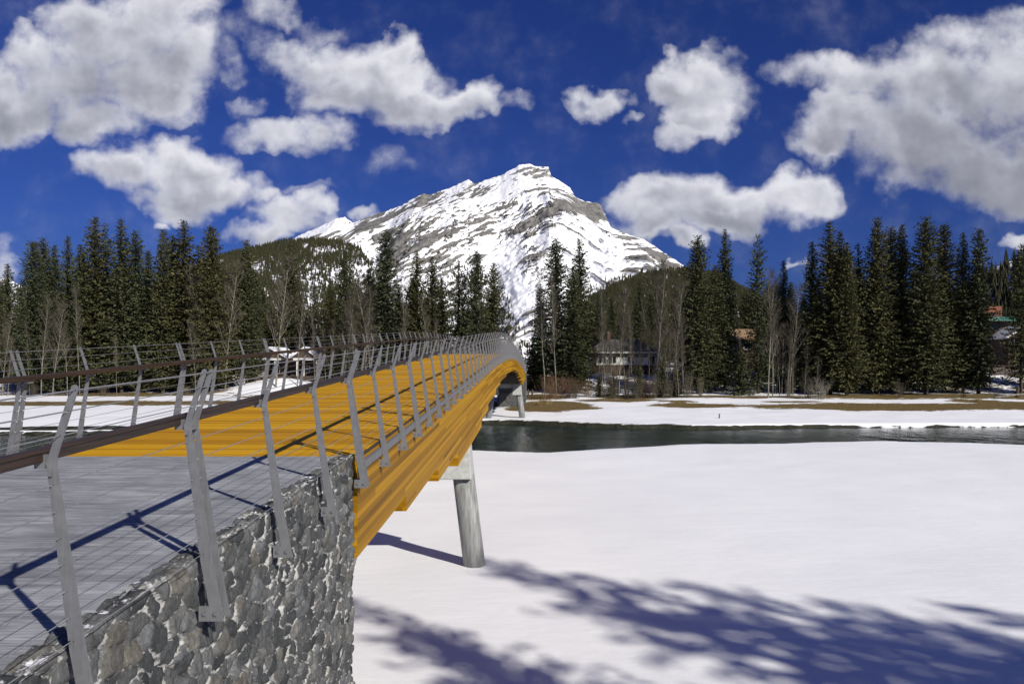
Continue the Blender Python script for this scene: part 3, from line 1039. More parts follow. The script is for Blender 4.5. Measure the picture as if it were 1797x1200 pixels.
for side in (1, -1):
    rail = empty('railing', (0, 0, 0), 0, bridge)
    rail.location = OFF
    single, double = post_mesh(side, False), post_mesh(side, True)
    for k in range(-4, 75):
        yk = 5.41 + 1.5 * k
        tw = (k % 3 == 0)
        o = bpy.data.objects.new('twin_post' if tw else 'post', double if tw else single)
        o.location = (BC, yk, dk(yk))
        link(o, rail)
    yy0, yy1 = -1.5, 116.6
    st = list(np.arange(yy0, yy1, 1.5)) + [yy1]
    # handrail: rounded rectangular timber
    mb = MB()
    prof = []
    hw, hh, rr = 0.036, 0.036, 0.012
    for cxs, czs, a0 in ((1, 1, 0), (-1, 1, 90), (-1, -1, 180), (1, -1, 270)):
        for da in (0, 45, 90):
            a = R(a0 + da)
            prof.append((cxs * (hw - rr) + rr * math.cos(a), czs * (hh - rr) + rr * math.sin(a)))
    n = len(prof)
    vs, fs = [], []
    xr = BC + side * (-2.672 - BC)
    for yv in st:
        vs += [(xr + p[0], yv, dk(yv) + 1.022 + p[1]) for p in prof]
    for i in range(len(st) - 1):
        for j in range(n):
            a, b = i * n + j, i * n + (j + 1) % n
            fs.append((b, a, a + n, b + n))
    fs += [tuple(range(n)), tuple(reversed(range((len(st) - 1) * n, len(st) * n)))]
    mb.add(vs, fs)
    mb.build('handrail', M_RAIL, rail)
    for z in CABLES:
        mb = MB()
        xx = BC + side * (CX_AT(z) - .006 - BC)
        mb.tube([(xx, yv, dk(yv) + z) for yv in st], 0.0032 if z < 1.3 else 0.0042, 6)
        mb.build('cable', M_CABLE, rail, True)


# ---------------------------------------------------------------- near abutment with rubble facing
def rubble(n_u, n_w, lu, lw, cell, seed):
    """jittered voronoi on a lu x lw sheet -> distance to joint, stone value"""
    U, W = np.meshgrid(np.linspace(0, lu, n_u), np.linspace(0, lw, n_w))
    wu = U + 0.05 * (fbm(U * 5, W * 5, 4, seed + 3) - 0.5) * 2
    ww = W + 0.045 * (fbm(U * 5 + 50, W * 5, 4, seed + 4) - 0.5) * 2
    a, b = wu / cell[0], ww / cell[1]
    ia, ib = np.floor(a), np.floor(b)
    d1 = np.full_like(a, 9.0)
    p1x, p1y, val = np.zeros_like(a), np.zeros_like(a), np.zeros_like(a)
    for di in (-1, 0, 1):
        for dj in (-1, 0, 1):
            ca, cb = ia + di, ib + dj
            sx = ca + 0.5 + 1.0 * (_h(ca, cb, seed) - 0.5)
            sy = cb + 0.5 + 1.0 * (_h(ca, cb, seed + 1) - 0.5)
            d = (sx - a) ** 2 + (sy - b) ** 2
            m = d < d1
            d1 = np.where(m, d, d1)
            p1x, p1y = np.where(m, sx, p1x), np.where(m, sy, p1y)
            val = np.where(m, _h(ca, cb, seed + 2), val)
    e = np.full_like(a, 9.0)
    for di in (-2, -1, 0, 1, 2):
        for dj in (-2, -1, 0, 1, 2):
            ca, cb = ia + di, ib + dj
            sx = ca + 0.5 + 1.0 * (_h(ca, cb, seed) - 0.5)
            sy = cb + 0.5 + 1.0 * (_h(ca, cb, seed + 1) - 0.5)
            ex, ey = sx - p1x, sy - p1y
            ln = np.sqrt(ex ** 2 + ey ** 2)
            mx, my = (sx + p1x) / 2, (sy + p1y) / 2
            dd = ((mx - a) * ex + (my - b) * ey) / np.maximum(ln, 1e-6)
            e = np.where(ln > 1e-5, np.minimum(e, dd), e)
    tilt = ((a - p1x) * (_h(np.floor(p1x * 7), np.floor(p1y * 7), seed + 9) - 0.5) + (b - p1y) * (_h(np.floor(p1x * 7), np.floor(p1y * 7), seed + 10) - 0.5))
    return U, W, e * min(cell), val, tilt


abut = empty('abutment', (BC, 10, -6.4))
tag(abut, 'rubble stone abutment topped by a grey concrete walkway at the near end of the footbridge', 'abutment')
AO = Vector((-BC, -10, 6.4))
YA0 = -14.0
LU, ZB = 10.0 - YA0, -7.0
H_F = 7.6
nu, nw = int(LU / 0.026), int(H_F / 0.022)
U, W, E_, VAL, TILT = rubble(nu, nw, LU, H_F, (0.215, 0.145), 3)
yv = YA0 + U
ztop = deck(yv)
# sheet runs up the face, then folds over the top edge
wtop = W - (ztop - ZB)
over = np.maximum(wtop, 0)
bul = 0.030 * sstep(0.002, 0.018, E_) + 0.026 * (VAL - 0.5) + 0.040 * (fbm(U * 11, W * 11, 4, 8) - 0.5) + 0.05 * TILT
rd = sstep(-0.05, 0.03, wtop)
xf = -2.565 - np.minimum(over, 0.17) + bul * (1 - rd)
zf = np.minimum(ZB + W, ztop) + (bul - 0.040) * rd - 0.015 * (1 - rd) * 0
keep = over < 0.19
V = np.stack([xf, yv, zf], -1)
fq = grid_faces(nw, nu)
kf = keep.ravel()[fq].all(1)
me = np_mesh('stone_facing', V.reshape(-1, 3), fq[kf], M_STONE, True)
set_attr(me, 'edge', E_)
set_attr(me, 'cell', VAL)
o = link(bpy.data.objects.new('stone_facing', me), abut)
o.location = AO
# end face towards the river and the far side
U, W, E_, VAL, TILT = rubble(190, 250, 4.42, 7.0, (0.215, 0.145), 33)
bul = 0.030 * sstep(0.002, 0.018, E_) + 0.026 * (VAL - 0.5) + 0.05 * TILT
V = np.stack([2 * BC + 2.57 + U, 9.985 + bul - .02, ZB + W - 0.12], -1)
me = np_mesh('stone_facing', V.reshape(-1, 3), grid_faces(250, 190)[:, ::-1], M_STONE, True)
set_attr(me, 'edge', E_)
set_attr(me, 'cell', VAL)
o = link(bpy.data.objects.new('stone_facing', me), abut)
o.location = AO
mb = MB()
mb.hexa([(2 * BC + 2.55, YA0, ZB), (-2.62, YA0, ZB), (-2.62, 9.95, ZB), (2 * BC + 2.55, 9.95, ZB),
         (2 * BC + 2.55, YA0, dk(YA0) - .14), (-2.62, YA0, dk(YA0) - .14), (-2.62, 9.95, dk(9.95) - .14), (2 * BC + 2.55, 9.95, dk(9.95) - .14)])
o = mb.build('wall_core', M_CONC, abut)
o.location = AO
mb = MB()
xa, xb = 2 * BC + 2.60, -2.69
mb.hexa([(xa, YA0, dk(YA0) - .12), (xb, YA0, dk(YA0) - .12), (xb, 9.995, -.12), (xa, 9.995, -.12),
         (xa, YA0, dk(YA0) - .035), (xb, YA0, dk(YA0) - .035), (xb, 9.995, -.035), (xa, 9.995, -.035)])
o = mb.build('concrete_walkway', M_CONC_DECK, abut)
o.location = AO

# far abutment
fab = empty('abutment', (BC, 117, -4.6))
tag(fab, 'grey abutment under the far end of the footbridge behind the second pier', 'abutment')
mb = MB()
zf_ = dk(117)
mb.box(-2.2, 2.2, 0.05, 14, -2.6, zf_ - 0.12 + 4.6)
mb.build('wall', M_FARSTONE, fab)
mb = MB()
mb.box(-1.9, 1.9, -0.4, 0.05, -2.6, 1.4)
mb.build('bearing_shelf', M_FARSTONE, fab)
mb = MB()
mb.box(-2.25, 2.25, 0.06, 14, zf_ - 0.118 + 4.6, zf_ + 4.595)
mb.build('concrete_walkway', M_CONC_DECK, fab)


# ---------------------------------------------------------------- conifers
def spruce_mesh(seed, H, Rm, p=0.85, z0=0.05, lean_up=0.1, gap=0.0, round_top=False, dens=1.0, size=0.50):
    """crown as thousands of needle sprays set along drooping branches"""
    rg = np.random.default_rng(seed)
    quads = []
    z = z0 * H
    lob = rg.uniform(0, 6.28, 6)
    while z < H * 0.995:
        f = (z - z0 * H) / (H - z0 * H)
        prof = (1 - f) ** p
        if round_top:
            prof = math.sqrt(max(0, 1 - f ** 3.0)) * (0.55 + 0.45 * (1 - f))
        if f < 0.12:
            prof *= 0.62 + 0.38 * f / 0.12
        L0 = Rm * prof + 0.22
        nb = int(max(4, (5 + 9 * (L0 / Rm)) * dens))
        if rg.random() < gap:
            nb = nb // 2
        a0 = rg.uniform(0, 6.28)
        for k in range(nb):
            az = a0 + 6.283 * k / nb + rg.normal(0, 0.25)
            lump = 1 + 0.20 * math.sin(3 * az + lob[0] + z * 0.6) + 0.14 * math.sin(5 * az + lob[1] - z * 1.1)
            L = L0 * lump * rg.uniform(0.62, 1.18)
            m = max(3, int(L / 0.19))
            up = -0.32 * (1 - f) + 0.42 * f + lean_up + rg.normal(0, 0.09)
            t = (np.arange(m) + 0.6) / m
            rad = L * t
            zz = z + up * rad - 0.10 * (1 - f) * rad ** 2 / max(L, .5) + 0.18 * (t ** 2) * L * 0.5
            side = rg.normal(0, 0.16, m) * np.minimum(L * 0.35, 0.9)
            ca, sa = math.cos(az), math.sin(az)
            c = np.stack([rad * ca - side * sa, rad * sa + side * ca, zz + rg.normal(0, .08, m)], 1)
            n = m
            ln = size * rg.uniform(0.75, 1.35, n) * (0.55 + 0.45 * min(1, L / 1.5))
            wd = ln * rg.uniform(0.20, 0.34, n)
            th = az + rg.normal(0, 0.75, n)
            el = up * 0.7 + rg.normal(-0.12, 0.38, n)
            d = np.stack([np.cos(th) * np.cos(el), np.sin(th) * np.cos(el), np.sin(el)], 1)
            rv = rg.normal(0, 1, (n, 3)) * np.array([.5, .5, 1.0])
            s = np.cross(d, rv)
            s /= np.linalg.norm(s, axis=1)[:, None] + 1e-9
            a = c - d * ln[:, None] * 0.35
            e = c + d * ln[:, None] * 0.65
            mid = c + d * ln[:, None] * 0.05
            mid[:, 2] += 0.04
            quads.append(np.stack([a, mid + s * wd[:, None], e, mid - s * wd[:, None]], 1))
        z += 0.34 * rg.uniform(0.8, 1.2) * (0.75 + 0.25 * (1 - f)) / math.sqrt(dens)
    q = np.concatenate(quads)
    n = len(q)
    # the leader
    return np_mesh('crown', q.reshape(-1, 3), np.arange(n * 4).reshape(-1, 4), M_NEEDLE, False)


def spruce_trunk(H, r):
    mb = MB()
    mb.tube([(0, 0, -0.6), (0, 0, 0.4), (0.05, 0, H * .3), (-.04, .03, H * .65), (0, 0, H * .99)], [r * 1.35, r, r * .8, r * .45, 0.03], 8)
    return mb.mesh('trunk', M_BARK, True)


HP = 30.0
SPRUCE = {}
print('start spruces')
for key, args in {
    'spire': dict(seed=1, Rm=3.9, p=0.66), 'spire2': dict(seed=2, Rm=3.5, p=0.62, gap=.1), 'full': dict(seed=3, Rm=4.6, p=0.60, dens=1.05),
    'full2': dict(seed=4, Rm=4.5, p=0.52, gap=.05), 'round': dict(seed=5, Rm=4.6, round_top=True), 'ragged': dict(seed=6, Rm=4.2, p=0.62, gap=.35, dens=.75),
    'open': dict(seed=17, Rm=4.2, p=0.7, z0=.10, gap=.45, dens=.5, size=.6), 'bare': dict(seed=7, Rm=4.2, p=0.55, z0=.12, gap=.2, dens=.85), 'slim': dict(seed=8, Rm=3.0, p=0.5, gap=.1)}.items():
    SPRUCE[key] = (spruce_mesh(H=HP, **args), spruce_trunk(HP, 0.34))
SMALL = (spruce_mesh(21, 9.0, 2.4, 0.8, 0.02, size=0.5), spruce_trunk(9.0, 0.12))


def conifer(meshes, x, y, h, hp, wf, rz, label, cat='spruce tree', group=None, name='spruce_tree'):
    e = empty(name, (x, y, gz(x, y) - 0.1), rz)
    sc = h / hp
    e.scale = (sc * wf, sc * wf, sc)
    tag(e, label, cat, group)
    link(bpy.data.objects.new('crown', meshes[0]), e)
    link(bpy.data.objects.new('trunk', meshes[1]), e)
    return e


ORD = ['first', 'second', 'third', 'fourth', 'fifth', 'sixth', 'seventh', 'eighth', 'ninth', 'tenth', 'eleventh', 'twelfth', 'thirteenth', 'fourteenth',
       'fifteenth', 'sixteenth', 'seventeenth', 'eighteenth', 'nineteenth', 'twentieth', 'twenty-first', 'twenty-second']
LOOK = {'spire': 'pointed dark spruce', 'spire2': 'narrow pointed spruce', 'full': 'broad dark spruce', 'full2': 'dense full spruce', 'round': 'round-topped dark conifer',
        'ragged': 'open ragged spruce', 'bare': 'thin-crowned spruce', 'slim': 'very slim spruce'}
trr = random.Random(12)


def skyline(rows, where, group):
    for i, (px, ptop, Y, kind, wf) in enumerate(rows):
        x = at(px, Y)
        h = CZ + (CY - ptop) / F * Y - gz(x, Y) + 0.2
        conifer(SPRUCE[kind], x, Y, h, HP, wf, trr.uniform(0, 6.28),
                '%s, %s tip %s' % (LOOK[kind], ORD[i], where), 'spruce tree', group)


skyline([(-60, 420, 140, 'full', 1.0), (58, 424, 136, 'round', .85), (76, 420, 141, 'full2', .8), (96, 432, 138, 'spire', .9), (119, 416, 146, 'spire2', .8), (141, 430, 139, 'full', .85),
         (167, 383, 140, 'spire', 1.1), (185, 390, 147, 'ragged', .85), (213, 386, 140, 'spire2', 1.05), (238, 406, 142, 'full', .9), (260, 440, 150, 'slim', .9),
         (286, 404, 140, 'spire', .95), (303, 414, 144, 'full2', .85), (323, 389, 142, 'spire2', 1.15), (348, 430, 148, 'ragged', .9), (370, 398, 138, 'round', .95),
         (398, 470, 146, 'full2', .9), (433, 422, 142, 'full', .85)],
        'along the tall stand behind the far railing', 'spruces behind the far railing')
skyline([(452, 505, 160, 'spire2', .9), (510, 424, 164, 'spire', .95), (552, 500, 162, 'ragged', .9), (580, 490, 145, 'spire', .9), (607, 443, 146, 'full', .95), (647, 474, 148, 'spire', .95),
         (677, 404, 144, 'slim', 1.1), (700, 500, 150, 'full', .8), (731, 441, 145, 'spire', 1.05), (759, 451, 146, 'spire', 1.0), (805, 455, 144, 'ragged', 1.1), (836, 442, 142, 'full2', .85), (866, 462, 144, 'full', .9)],
        'in the row below the snowy peak', 'spruces below the peak')
skyline([(948, 500, 152, 'full', .9), (976, 420, 146, 'full2', .95), (1017, 421, 147, 'spire2', 1.15), (1005, 470, 142, 'full', .95)],
        'in the clump between bridge end and white cottage', 'spruces beside the bridge end')
skyline([(1123, 490, 176, 'spire', .9), (1225, 416, 140, 'full2', .95), (1255, 466, 146, 'full', .9), (1272, 404, 147, 'spire2', .85), (1330, 411, 143, 'ragged', .85), (1375, 459, 147, 'spire', .85)],
        'in the loose trees around the tan gabled house', 'spruces around the tan house')
skyline([(1425, 426, 142, 'spire', .95), (1456, 391, 140, 'spire2', 1.15), (1474, 407, 147, 'spire', .9), (1486, 428, 138, 'full', .9), (1506, 426, 144, 'ragged', .9), (1540, 383, 141, 'full', .9),
         (1564, 400, 146, 'full2', .9), (1583, 396, 143, 'spire', .9), (1625, 383, 139, 'full2', 1.0), (1657, 394, 144, 'slim', 1.25), (1690, 410, 143, 'spire', .8), (1717, 402, 141, 'slim', 1.0),
         (1792, 430, 137, 'bare', .9), (1850, 420, 140, 'full', 1.0), (1930, 400, 142, 'spire', 1.0)],
        'along the dense stand by the red walled lodge', 'spruces by the red lodge')
# dark trees deep in the stands, hidden in part by the front row
for (xa, xb, n, t0, t1, lab, grp) in [
        (-90, 470, 30, 450, 520, 'dark spruce deep in the stand behind the far railing', 'inner spruces behind the far railing'),
        (470, 880, 19, 485, 545, 'dark spruce deep among the trees below the peak', 'inner spruces below the peak'),
        (1020, 1215, 9, 500, 540, 'dark spruce behind the roof of the white cottage', 'spruces behind the cottage'),
        (1205, 1420, 10, 480, 540, 'dark spruce deep among trees near the tan house', 'inner spruces near the tan house'),
        (1420, 1740, 21, 435, 520, 'dark spruce deep in the stand by the red lodge', 'inner spruces by the red lodge')]:
    for i in range(n):
        Yv = trr.uniform(152, 172)
        px = xa + (xb - xa) * (i + trr.uniform(.1, .9)) / n
        if 430 < px < 560 and Yv < 162:
            Yv += 12
        if 1265 < px < 1330:
            Yv = 185
        if 1020 < px < 1215 and 'cottage' in lab:
            Yv = trr.uniform(182, 215)
        if 1715 < px < 1790:
            continue
        x = at(px, Yv)
        h = CZ + (CY - trr.uniform(t0, t1)) / F * Yv - gz(x, Yv)
        conifer(SPRUCE[trr.choice(['full', 'full2', 'spire'])], x, Yv, h, HP, trr.uniform(.95, 1.2), trr.uniform(0, 6.28), lab, 'spruce tree', grp)
# young spruces at the edge of the bank
for (px, ptop, Y, lab) in [
        (1122, 640, 132, 'young bushy spruce in front of the white cottage porch'), (1162, 632, 133, 'young spruce before the cottage corner window'),
        (1052, 655, 133, 'small young spruce beside the cottage brick chimney'), (750, 560, 140, 'squat very dark young spruce below the peak'),
        (1185, 640, 133, 'young spruce between cottage and tall trees'), (1300, 610, 139, 'low bushy spruce hiding the tan house wall'),
        (935, 590, 150, 'short spruce at the foot of the snowy gully'), (1075, 648, 135, 'young spruce under the cottage eaves'),
        (905, 622, 160, 'small spruce behind the bridge end'), (1420, 560, 150, 'half-grown spruce behind the pale leaning birch')]:
    x = at(px, Y)
    h = CZ + (CY - ptop) / F * Y - gz(x, Y)
    conifer(SMALL, x, Y, h, 9.0, 1.0, trr.uniform(0, 6.28), lab, 'young spruce')


# ---------------------------------------------------------------- bare broadleaf trees and shrubs
def bare_meshes(seed, H, lean=0.0, fork=0.28, spread=0.55, twigs=1100, rb=0.125, reach=0.17):
    rg = random.Random(seed)
    tr, tw = MB(), MB()
    tips = []

    def limb(p, d, L, r, level):
        n = 5
        pts, rad = [p.copy()], [r]
        q, dd = p.copy(), d.copy()
        for i in range(n):
            jw = .035 if level == 0 else .13
            dd = (dd + Vector((rg.gauss(0, jw), rg.gauss(0, jw), rg.gauss(0.05, jw * .5)))).normalized()
            q = q + dd * (L / n)
            pts.append(q.copy())
            rad.append(max(0.010, r * (1 - 0.8 * (i + 1) / n)))
        tr.tube(pts, rad, 6 if level == 0 else (4 if level == 1 else 3), False)
        if level < 2:
            m = 26 if level == 0 else 6
            for k in range(m):
                t = (fork + (1 - fork) * (k + rg.random()) / m) if level == 0 else 0.25 + 0.7 * (k + rg.random()) / m
                i = min(n - 1, int(t * n))
                b = pts[i].lerp(pts[i + 1], t * n - i)
                a = rg.uniform(0, 6.28)
                dv = Vector((math.cos(a), math.sin(a), 0)) * spread + Vector((0, 0, rg.uniform(.45, 1.0)))
                l2 = (H * reach * (1.2 - t) + 0.9) if level == 0 else L * rg.uniform(.35, .6)
                limb(b, (dv + dd * .25).normalized(), l2 * rg.uniform(.7, 1.2), min(0.05, rad[i] * .5), level + 1)
        for t in (0.5, 0.75, 0.95):
            if level > 0:
                i = min(n - 1, int(t * n))
                tips.append((pts[i].lerp(pts[i + 1], t * n - i), dd.copy(), L))
    limb(Vector((0, 0, -.3)), Vector((lean, 0, 1)).normalized(), H, rb, 0)
    for k in range(twigs):
        p, d, L = rg.choice(tips)
        v = (d + Vector((rg.gauss(0, .6), rg.gauss(0, .6), rg.gauss(.25, .4)))).normalized()
        l = rg.uniform(.4, 1.2)
        p2 = p + v * l * .5 + Vector((rg.gauss(0, .05), rg.gauss(0, .05), 0))
        tw.tube([p, p2, p + v * l + Vector((rg.gauss(0, .1), rg.gauss(0, .1), .08))], [.012, .009, .005], 3, False)
    return tr.mesh('trunk', M_ASPEN, True), tw.mesh('crown', M_TWIG, False)


ASPEN = [bare_meshes(31, 18, .01, .25, .5, 1000, .12, .13), bare_meshes(32, 18, .04, .3, .7, 1100, .13, .22), bare_meshes(33, 18, -.03, .35, .45, 900, .11, .12), bare_meshes(34, 18, .02, .4, .45, 650, .09, .09), bare_meshes(35, 18, .06, .3, .6, 1000, .11, .17)]
BARE = [  # px, top, Y, mesh, width factor, label
    (4, 548, 133, 1, 1.1, 'pale gnarled birch at the edge of the open slope'), (14, 590, 131, 0, .9, 'short pale birch beside the gnarled one'), (72, 515, 132, 0, 1.0, 'bare birch with straight pale stem before the round-topped conifer'),
    (92, 530, 131, 1, 1.0, 'bare birch with a crooked forked stem'), (52, 560, 134, 3, 1.0, 'thin bare birch leaning on its straight neighbour'), (118, 520, 135, 4, .9, 'bare birch leaning out under the tallest spruce'),
    (140, 500, 134, 3, .9, 'slender bare birch under the pointed spruces'), (205, 590, 131, 3, .8, 'very short bare sapling behind the single railing post'), (343, 560, 133, 4, .8, 'bare birch with a bent white trunk'),
    (362, 470, 138, 4, 1.2, 'tall bare birch with wide leaning branches'), (395, 458, 139, 1, 1.2, 'tall pale birch with a broad bare crown'), (484, 447, 137, 1, 1.15, 'tall forked birch in front of the wooded hill'),
    (522, 490, 138, 0, 1.0, 'slim birch beside the tall forked one'), (553, 545, 136, 3, 1.0, 'straight pale birch stem beside the white porch'), (578, 560, 137, 0, 1.1, 'low twiggy birch right of the porch'),
    (603, 505, 138, 1, 1.15, 'spreading birch with golden twigs'), (625, 530, 136, 2, 1.0, 'leaning birch among the golden twigs'), (640, 500, 139, 0, 1.0, 'upright birch before the slim spruce'),
    (650, 492, 137, 4, 1.2, 'birch with one long curved branch'), (714, 495, 138, 3, 1.0, 'thin pole-like birch below the peak'), (757, 520, 137, 2, 1.0, 'pale double birch beside the squat spruce'), (770, 560, 138, 3, .9, 'small bare birch behind the railing posts'),
    (956, 470, 137, 3, 1.1, 'tall bare birch in front of the dark clump'), (977, 480, 136, 2, 1.0, 'forked bare birch in front of the dark clump'), (1062, 500, 135, 3, 1.0, 'straight birch before the cottage chimney'), (1050, 560, 134, 0, .9, 'low birch at the end of the cottage'),
    (1086, 498, 134, 0, 1.0, 'straight birch in the middle of the cottage front'), (1098, 520, 136, 2, 1.0, 'leaning birch over the cottage roof'), (1110, 540, 133, 3, .9, 'thin birch before the cottage window'), (1153, 452, 134, 0, 1.1, 'tallest pale birch at the cottage corner'),
    (1164, 470, 138, 2, 1.1, 'thick birch trunk beside the tallest one'), (1180, 490, 135, 1, .9, 'curving birch between cottage and dark spruce'), (1140, 520, 137, 4, .8, 'bare birch with arching top by the cottage corner'), (1200, 560, 133, 3, .8, 'short bare birch at the foot of the dark spruce'),
    (1348, 472, 131, 0, 1.0, 'bright straight birch trunk by the tan house'), (1356, 480, 132, 4, .9, 'leaning bright birch crossing its straight neighbour'), (1385, 500, 135, 1, .9, 'bare birch before the dense stand'), (1392, 580, 134, 3, .8, 'low bare sapling before the dense stand'),
    (1300, 560, 150, 3, .8, 'bare birch behind the low bushy spruce')]
for (px, ptop, Y, k, wf, lab) in BARE:
    x = at(px, Y)
    h = CZ + (CY - ptop) / F * Y - gz(x, Y)
    e = empty('birch_tree', (x, Y, gz(x, Y) - .05), trr.uniform(-.5, .5))
    s = h / 19.0
    e.scale = (s * wf * .9, s * wf * .9, s)
    tag(e, lab, 'bare birch', 'leafless birches along the far bank')
    link(bpy.data.objects.new('trunk', ASPEN[k][0]), e)
    link(bpy.data.objects.new('crown', ASPEN[k][1]), e)


for i in range(40):
    px = trr.choice([trr.uniform(1150, 1215), trr.uniform(1040, 1130), trr.uniform(545, 680), trr.uniform(1360, 1440)])
    Y = trr.uniform(131, 146)
    x = at(px, Y)
    h = trr.uniform(6, 14)
    e = empty('sapling', (x, Y, gz(x, Y) - .05), trr.uniform(-.4, .4))
    e.scale = (h / 17, h / 17, h / 19)
    lab, grp = (('slender leafless sapling in the thicket before the white cottage', 'saplings before the white cottage') if 1000 < px < 1300 else
                ('slender leafless sapling among the golden birches behind the railing', 'saplings behind the railing') if px < 1000 else
                ('slender leafless sapling at the open end of the dense stand', 'saplings by the dense stand'))
    tag(e, lab, 'sapling', grp)
    link(bpy.data.objects.new('trunk', ASPEN[3 if i % 2 else 0][0]), e)
    link(bpy.data.objects.new('crown', ASPEN[3 if i % 2 else 0][1]), e)


def shrub_mesh(seed, H, n, spread, m, r=0.016):
    rg = random.Random(seed)
    mb = MB()
    for i in range(n):
        a = rg.uniform(0, 6.28)
        b = Vector((rg.gauss(0, spread * .35), rg.gauss(0, spread * .25), -.1))
        d = Vector((math.cos(a) * spread * rg.random(), math.sin(a) * spread * rg.random(), H * rg.uniform(.55, 1.0)))
        mid = b + d * .5 + Vector((rg.gauss(0, .12), rg.gauss(0, .12), 0))
        mb.tube([b, mid, b + d], [r, r * .8, r * .3], 3, False)
        for k in range(6):
            t = rg.uniform(.35, .95)
            p = b.lerp(b + d, t)
            v = Vector((rg.gauss(0, .5), rg.gauss(0, .5), rg.uniform(.2, .9))).normalized()
            mb.tube([p, p + v * rg.uniform(.3, .9) * H / 4], [r * .6, r * .2], 3, False)
    return mb.mesh('shrub', m)


SHB = [shrub_mesh(51, 4.0, 60, 1.6, M_TWIG), shrub_mesh(52, 5.0, 46, 1.0, M_TWIG), shrub_mesh(53, 4.0, 110, 2.2, M_REDTWIG, .014), shrub_mesh(54, 1.2, 150, 1.6, M_STRAW, .012), shrub_mesh(55, 4.0, 60, 2.4, M_ASPEN, .022)]
for (px, Y, k, s, lab) in [
        (968, 131, 2, 1.15, 'round red-brown bush beside the bridge end'), (1000, 132, 2, 1.0, 'red-brown bush left of the small spruce'), (1030, 133, 2, .8, 'thin red-brown bush under the brick chimney'), (1135, 131, 2, .9, 'dark red bush in front of the cottage'),
        (1010, 130, 0, .8, 'grey twiggy thicket beyond the straw grass'), (1075, 129, 1, 1.0, 'upright thicket before the cottage door'), (1098, 129.5, 1, 1.2, 'tall thicket before the middle of the cottage'), (1117, 130, 0, 1.0, 'spreading thicket before the young spruce'),
        (1148, 130, 1, 1.0, 'upright thicket at the cottage corner'), (1172, 130.5, 0, 1.0, 'grey thicket right of the cottage'), (1205, 131, 1, 1.0, 'thin thicket below the dark spruce'), (1230, 132, 1, .8, 'low thicket before the snowy clearing'),
        (1440, 128, 4, 1.0, 'pale many-stemmed bush at the edge of the dense stand'), (1418, 130, 1, .9, 'grey thicket beside the pale many-stemmed bush'), (1580, 134, 0, .8, 'brown thicket in the shade of the dense stand'), (1690, 131, 0, .5, 'low brown brush in front of the lodge trees'),
        (1750, 129, 0, .45, 'low brush beside the fallen grey log'), (955, 118, 3, 1.0, 'tuft of tall straw grass near the bridge end'), (1715, 123, 3, .6, 'small mound of straw grass below the lodge trees'),
        (330, 132, 0, .5, 'low brush behind the twin railing post'), (560, 133, 0, .7, 'golden brush beside the white porch'), (640, 133, 0, .8, 'golden brush under the birches'), (60, 132, 0, .6, 'low brush at the foot of the crooked birch'), (180, 133, 0, .6, 'low brush under the pointed spruces'),
        (740, 134, 1, .8, 'thin thicket behind the railing posts'), (1385, 131, 1, .8, 'thin thicket under the leaning birch')]:
    x = at(px, Y)
    o = link(bpy.data.objects.new('grass_tuft' if k == 3 else 'shrub', SHB[k]))
    o.location = (x, Y, gz(x, Y))
    o.rotation_euler = (0, 0, trr.uniform(0, 6.28))
    o.scale = (s, s, s)
    tag(o, lab, 'grass tuft' if k == 3 else 'bare shrub')

# ---------------------------------------------------------------- houses among the trees
M_WHITE = simple('white_painted_siding', (0.62, 0.61, 0.57), (0.74, 0.73, 0.69), 2.0, 0.7)
M_GREYGREEN = simple('grey_green_siding', (0.14, 0.15, 0.13), (0.20, 0.21, 0.18), 2.0, 0.8)
M_SHINGLE = simple('dark_grey_shingles', (0.045, 0.045, 0.042), (0.10, 0.098, 0.09), 6.0, 0.9)
M_BRICK = simple('weathered_red_brick', (0.16, 0.07, 0.04), (0.27, 0.14, 0.09), 7.0, 0.85)
M_REDWALL = simple('russet_cedar_cladding', (0.15, 0.045, 0.02), (0.23, 0.075, 0.032), 3.0, 0.8)
M_GREENROOF = simple('green_metal_roofing', (0.035, 0.12, 0.085), (0.06, 0.18, 0.13), 2.0, 0.5)
M_TAN = simple('tan_cedar_shingles', (0.20, 0.125, 0.065), (0.32, 0.21, 0.12), 4.0, 0.85)
M_BROWN = simple('dark_brown_boards', (0.045, 0.028, 0.018), (0.085, 0.055, 0.036), 3.0, 0.85)
M_SNOW = simple('roof_snow', (0.80, 0.805, 0.84), (0.86, 0.86, 0.88), 1.0, 0.7)


def glass():
    m, g, b = mat('window_glass')
    b.inputs['Base Color'].default_value = (0.012, 0.016, 0.02, 1)
    b.inputs['Roughness'].default_value = 0.08
    return m


M_GLASS = glass()


def window(house, x0, x1, y, z0, z1, fm):
    mb = MB()
    t = 0.12
    mb.box(x0 - t, x1 + t, y - .06, y - .003, z1, z1 + t)
    mb.box(x0 - t, x1 + t, y - .06, y - .003, z0 - t, z0)
    mb.box(x0 - t, x0, y - .06, y - .003, z0, z1)
    mb.box(x1, x1 + t, y - .06, y - .003, z0, z1)
    xm = (x0 + x1) / 2
    mb.box(xm - .05, xm + .05, y - .05, y - .003, z0, z1)
    o = mb.build('window', fm, house)
    mb = MB()
    mb.box(x0, x1, y - .03, y - .004, z0, z1)
    mb.build('pane', M_GLASS, o)


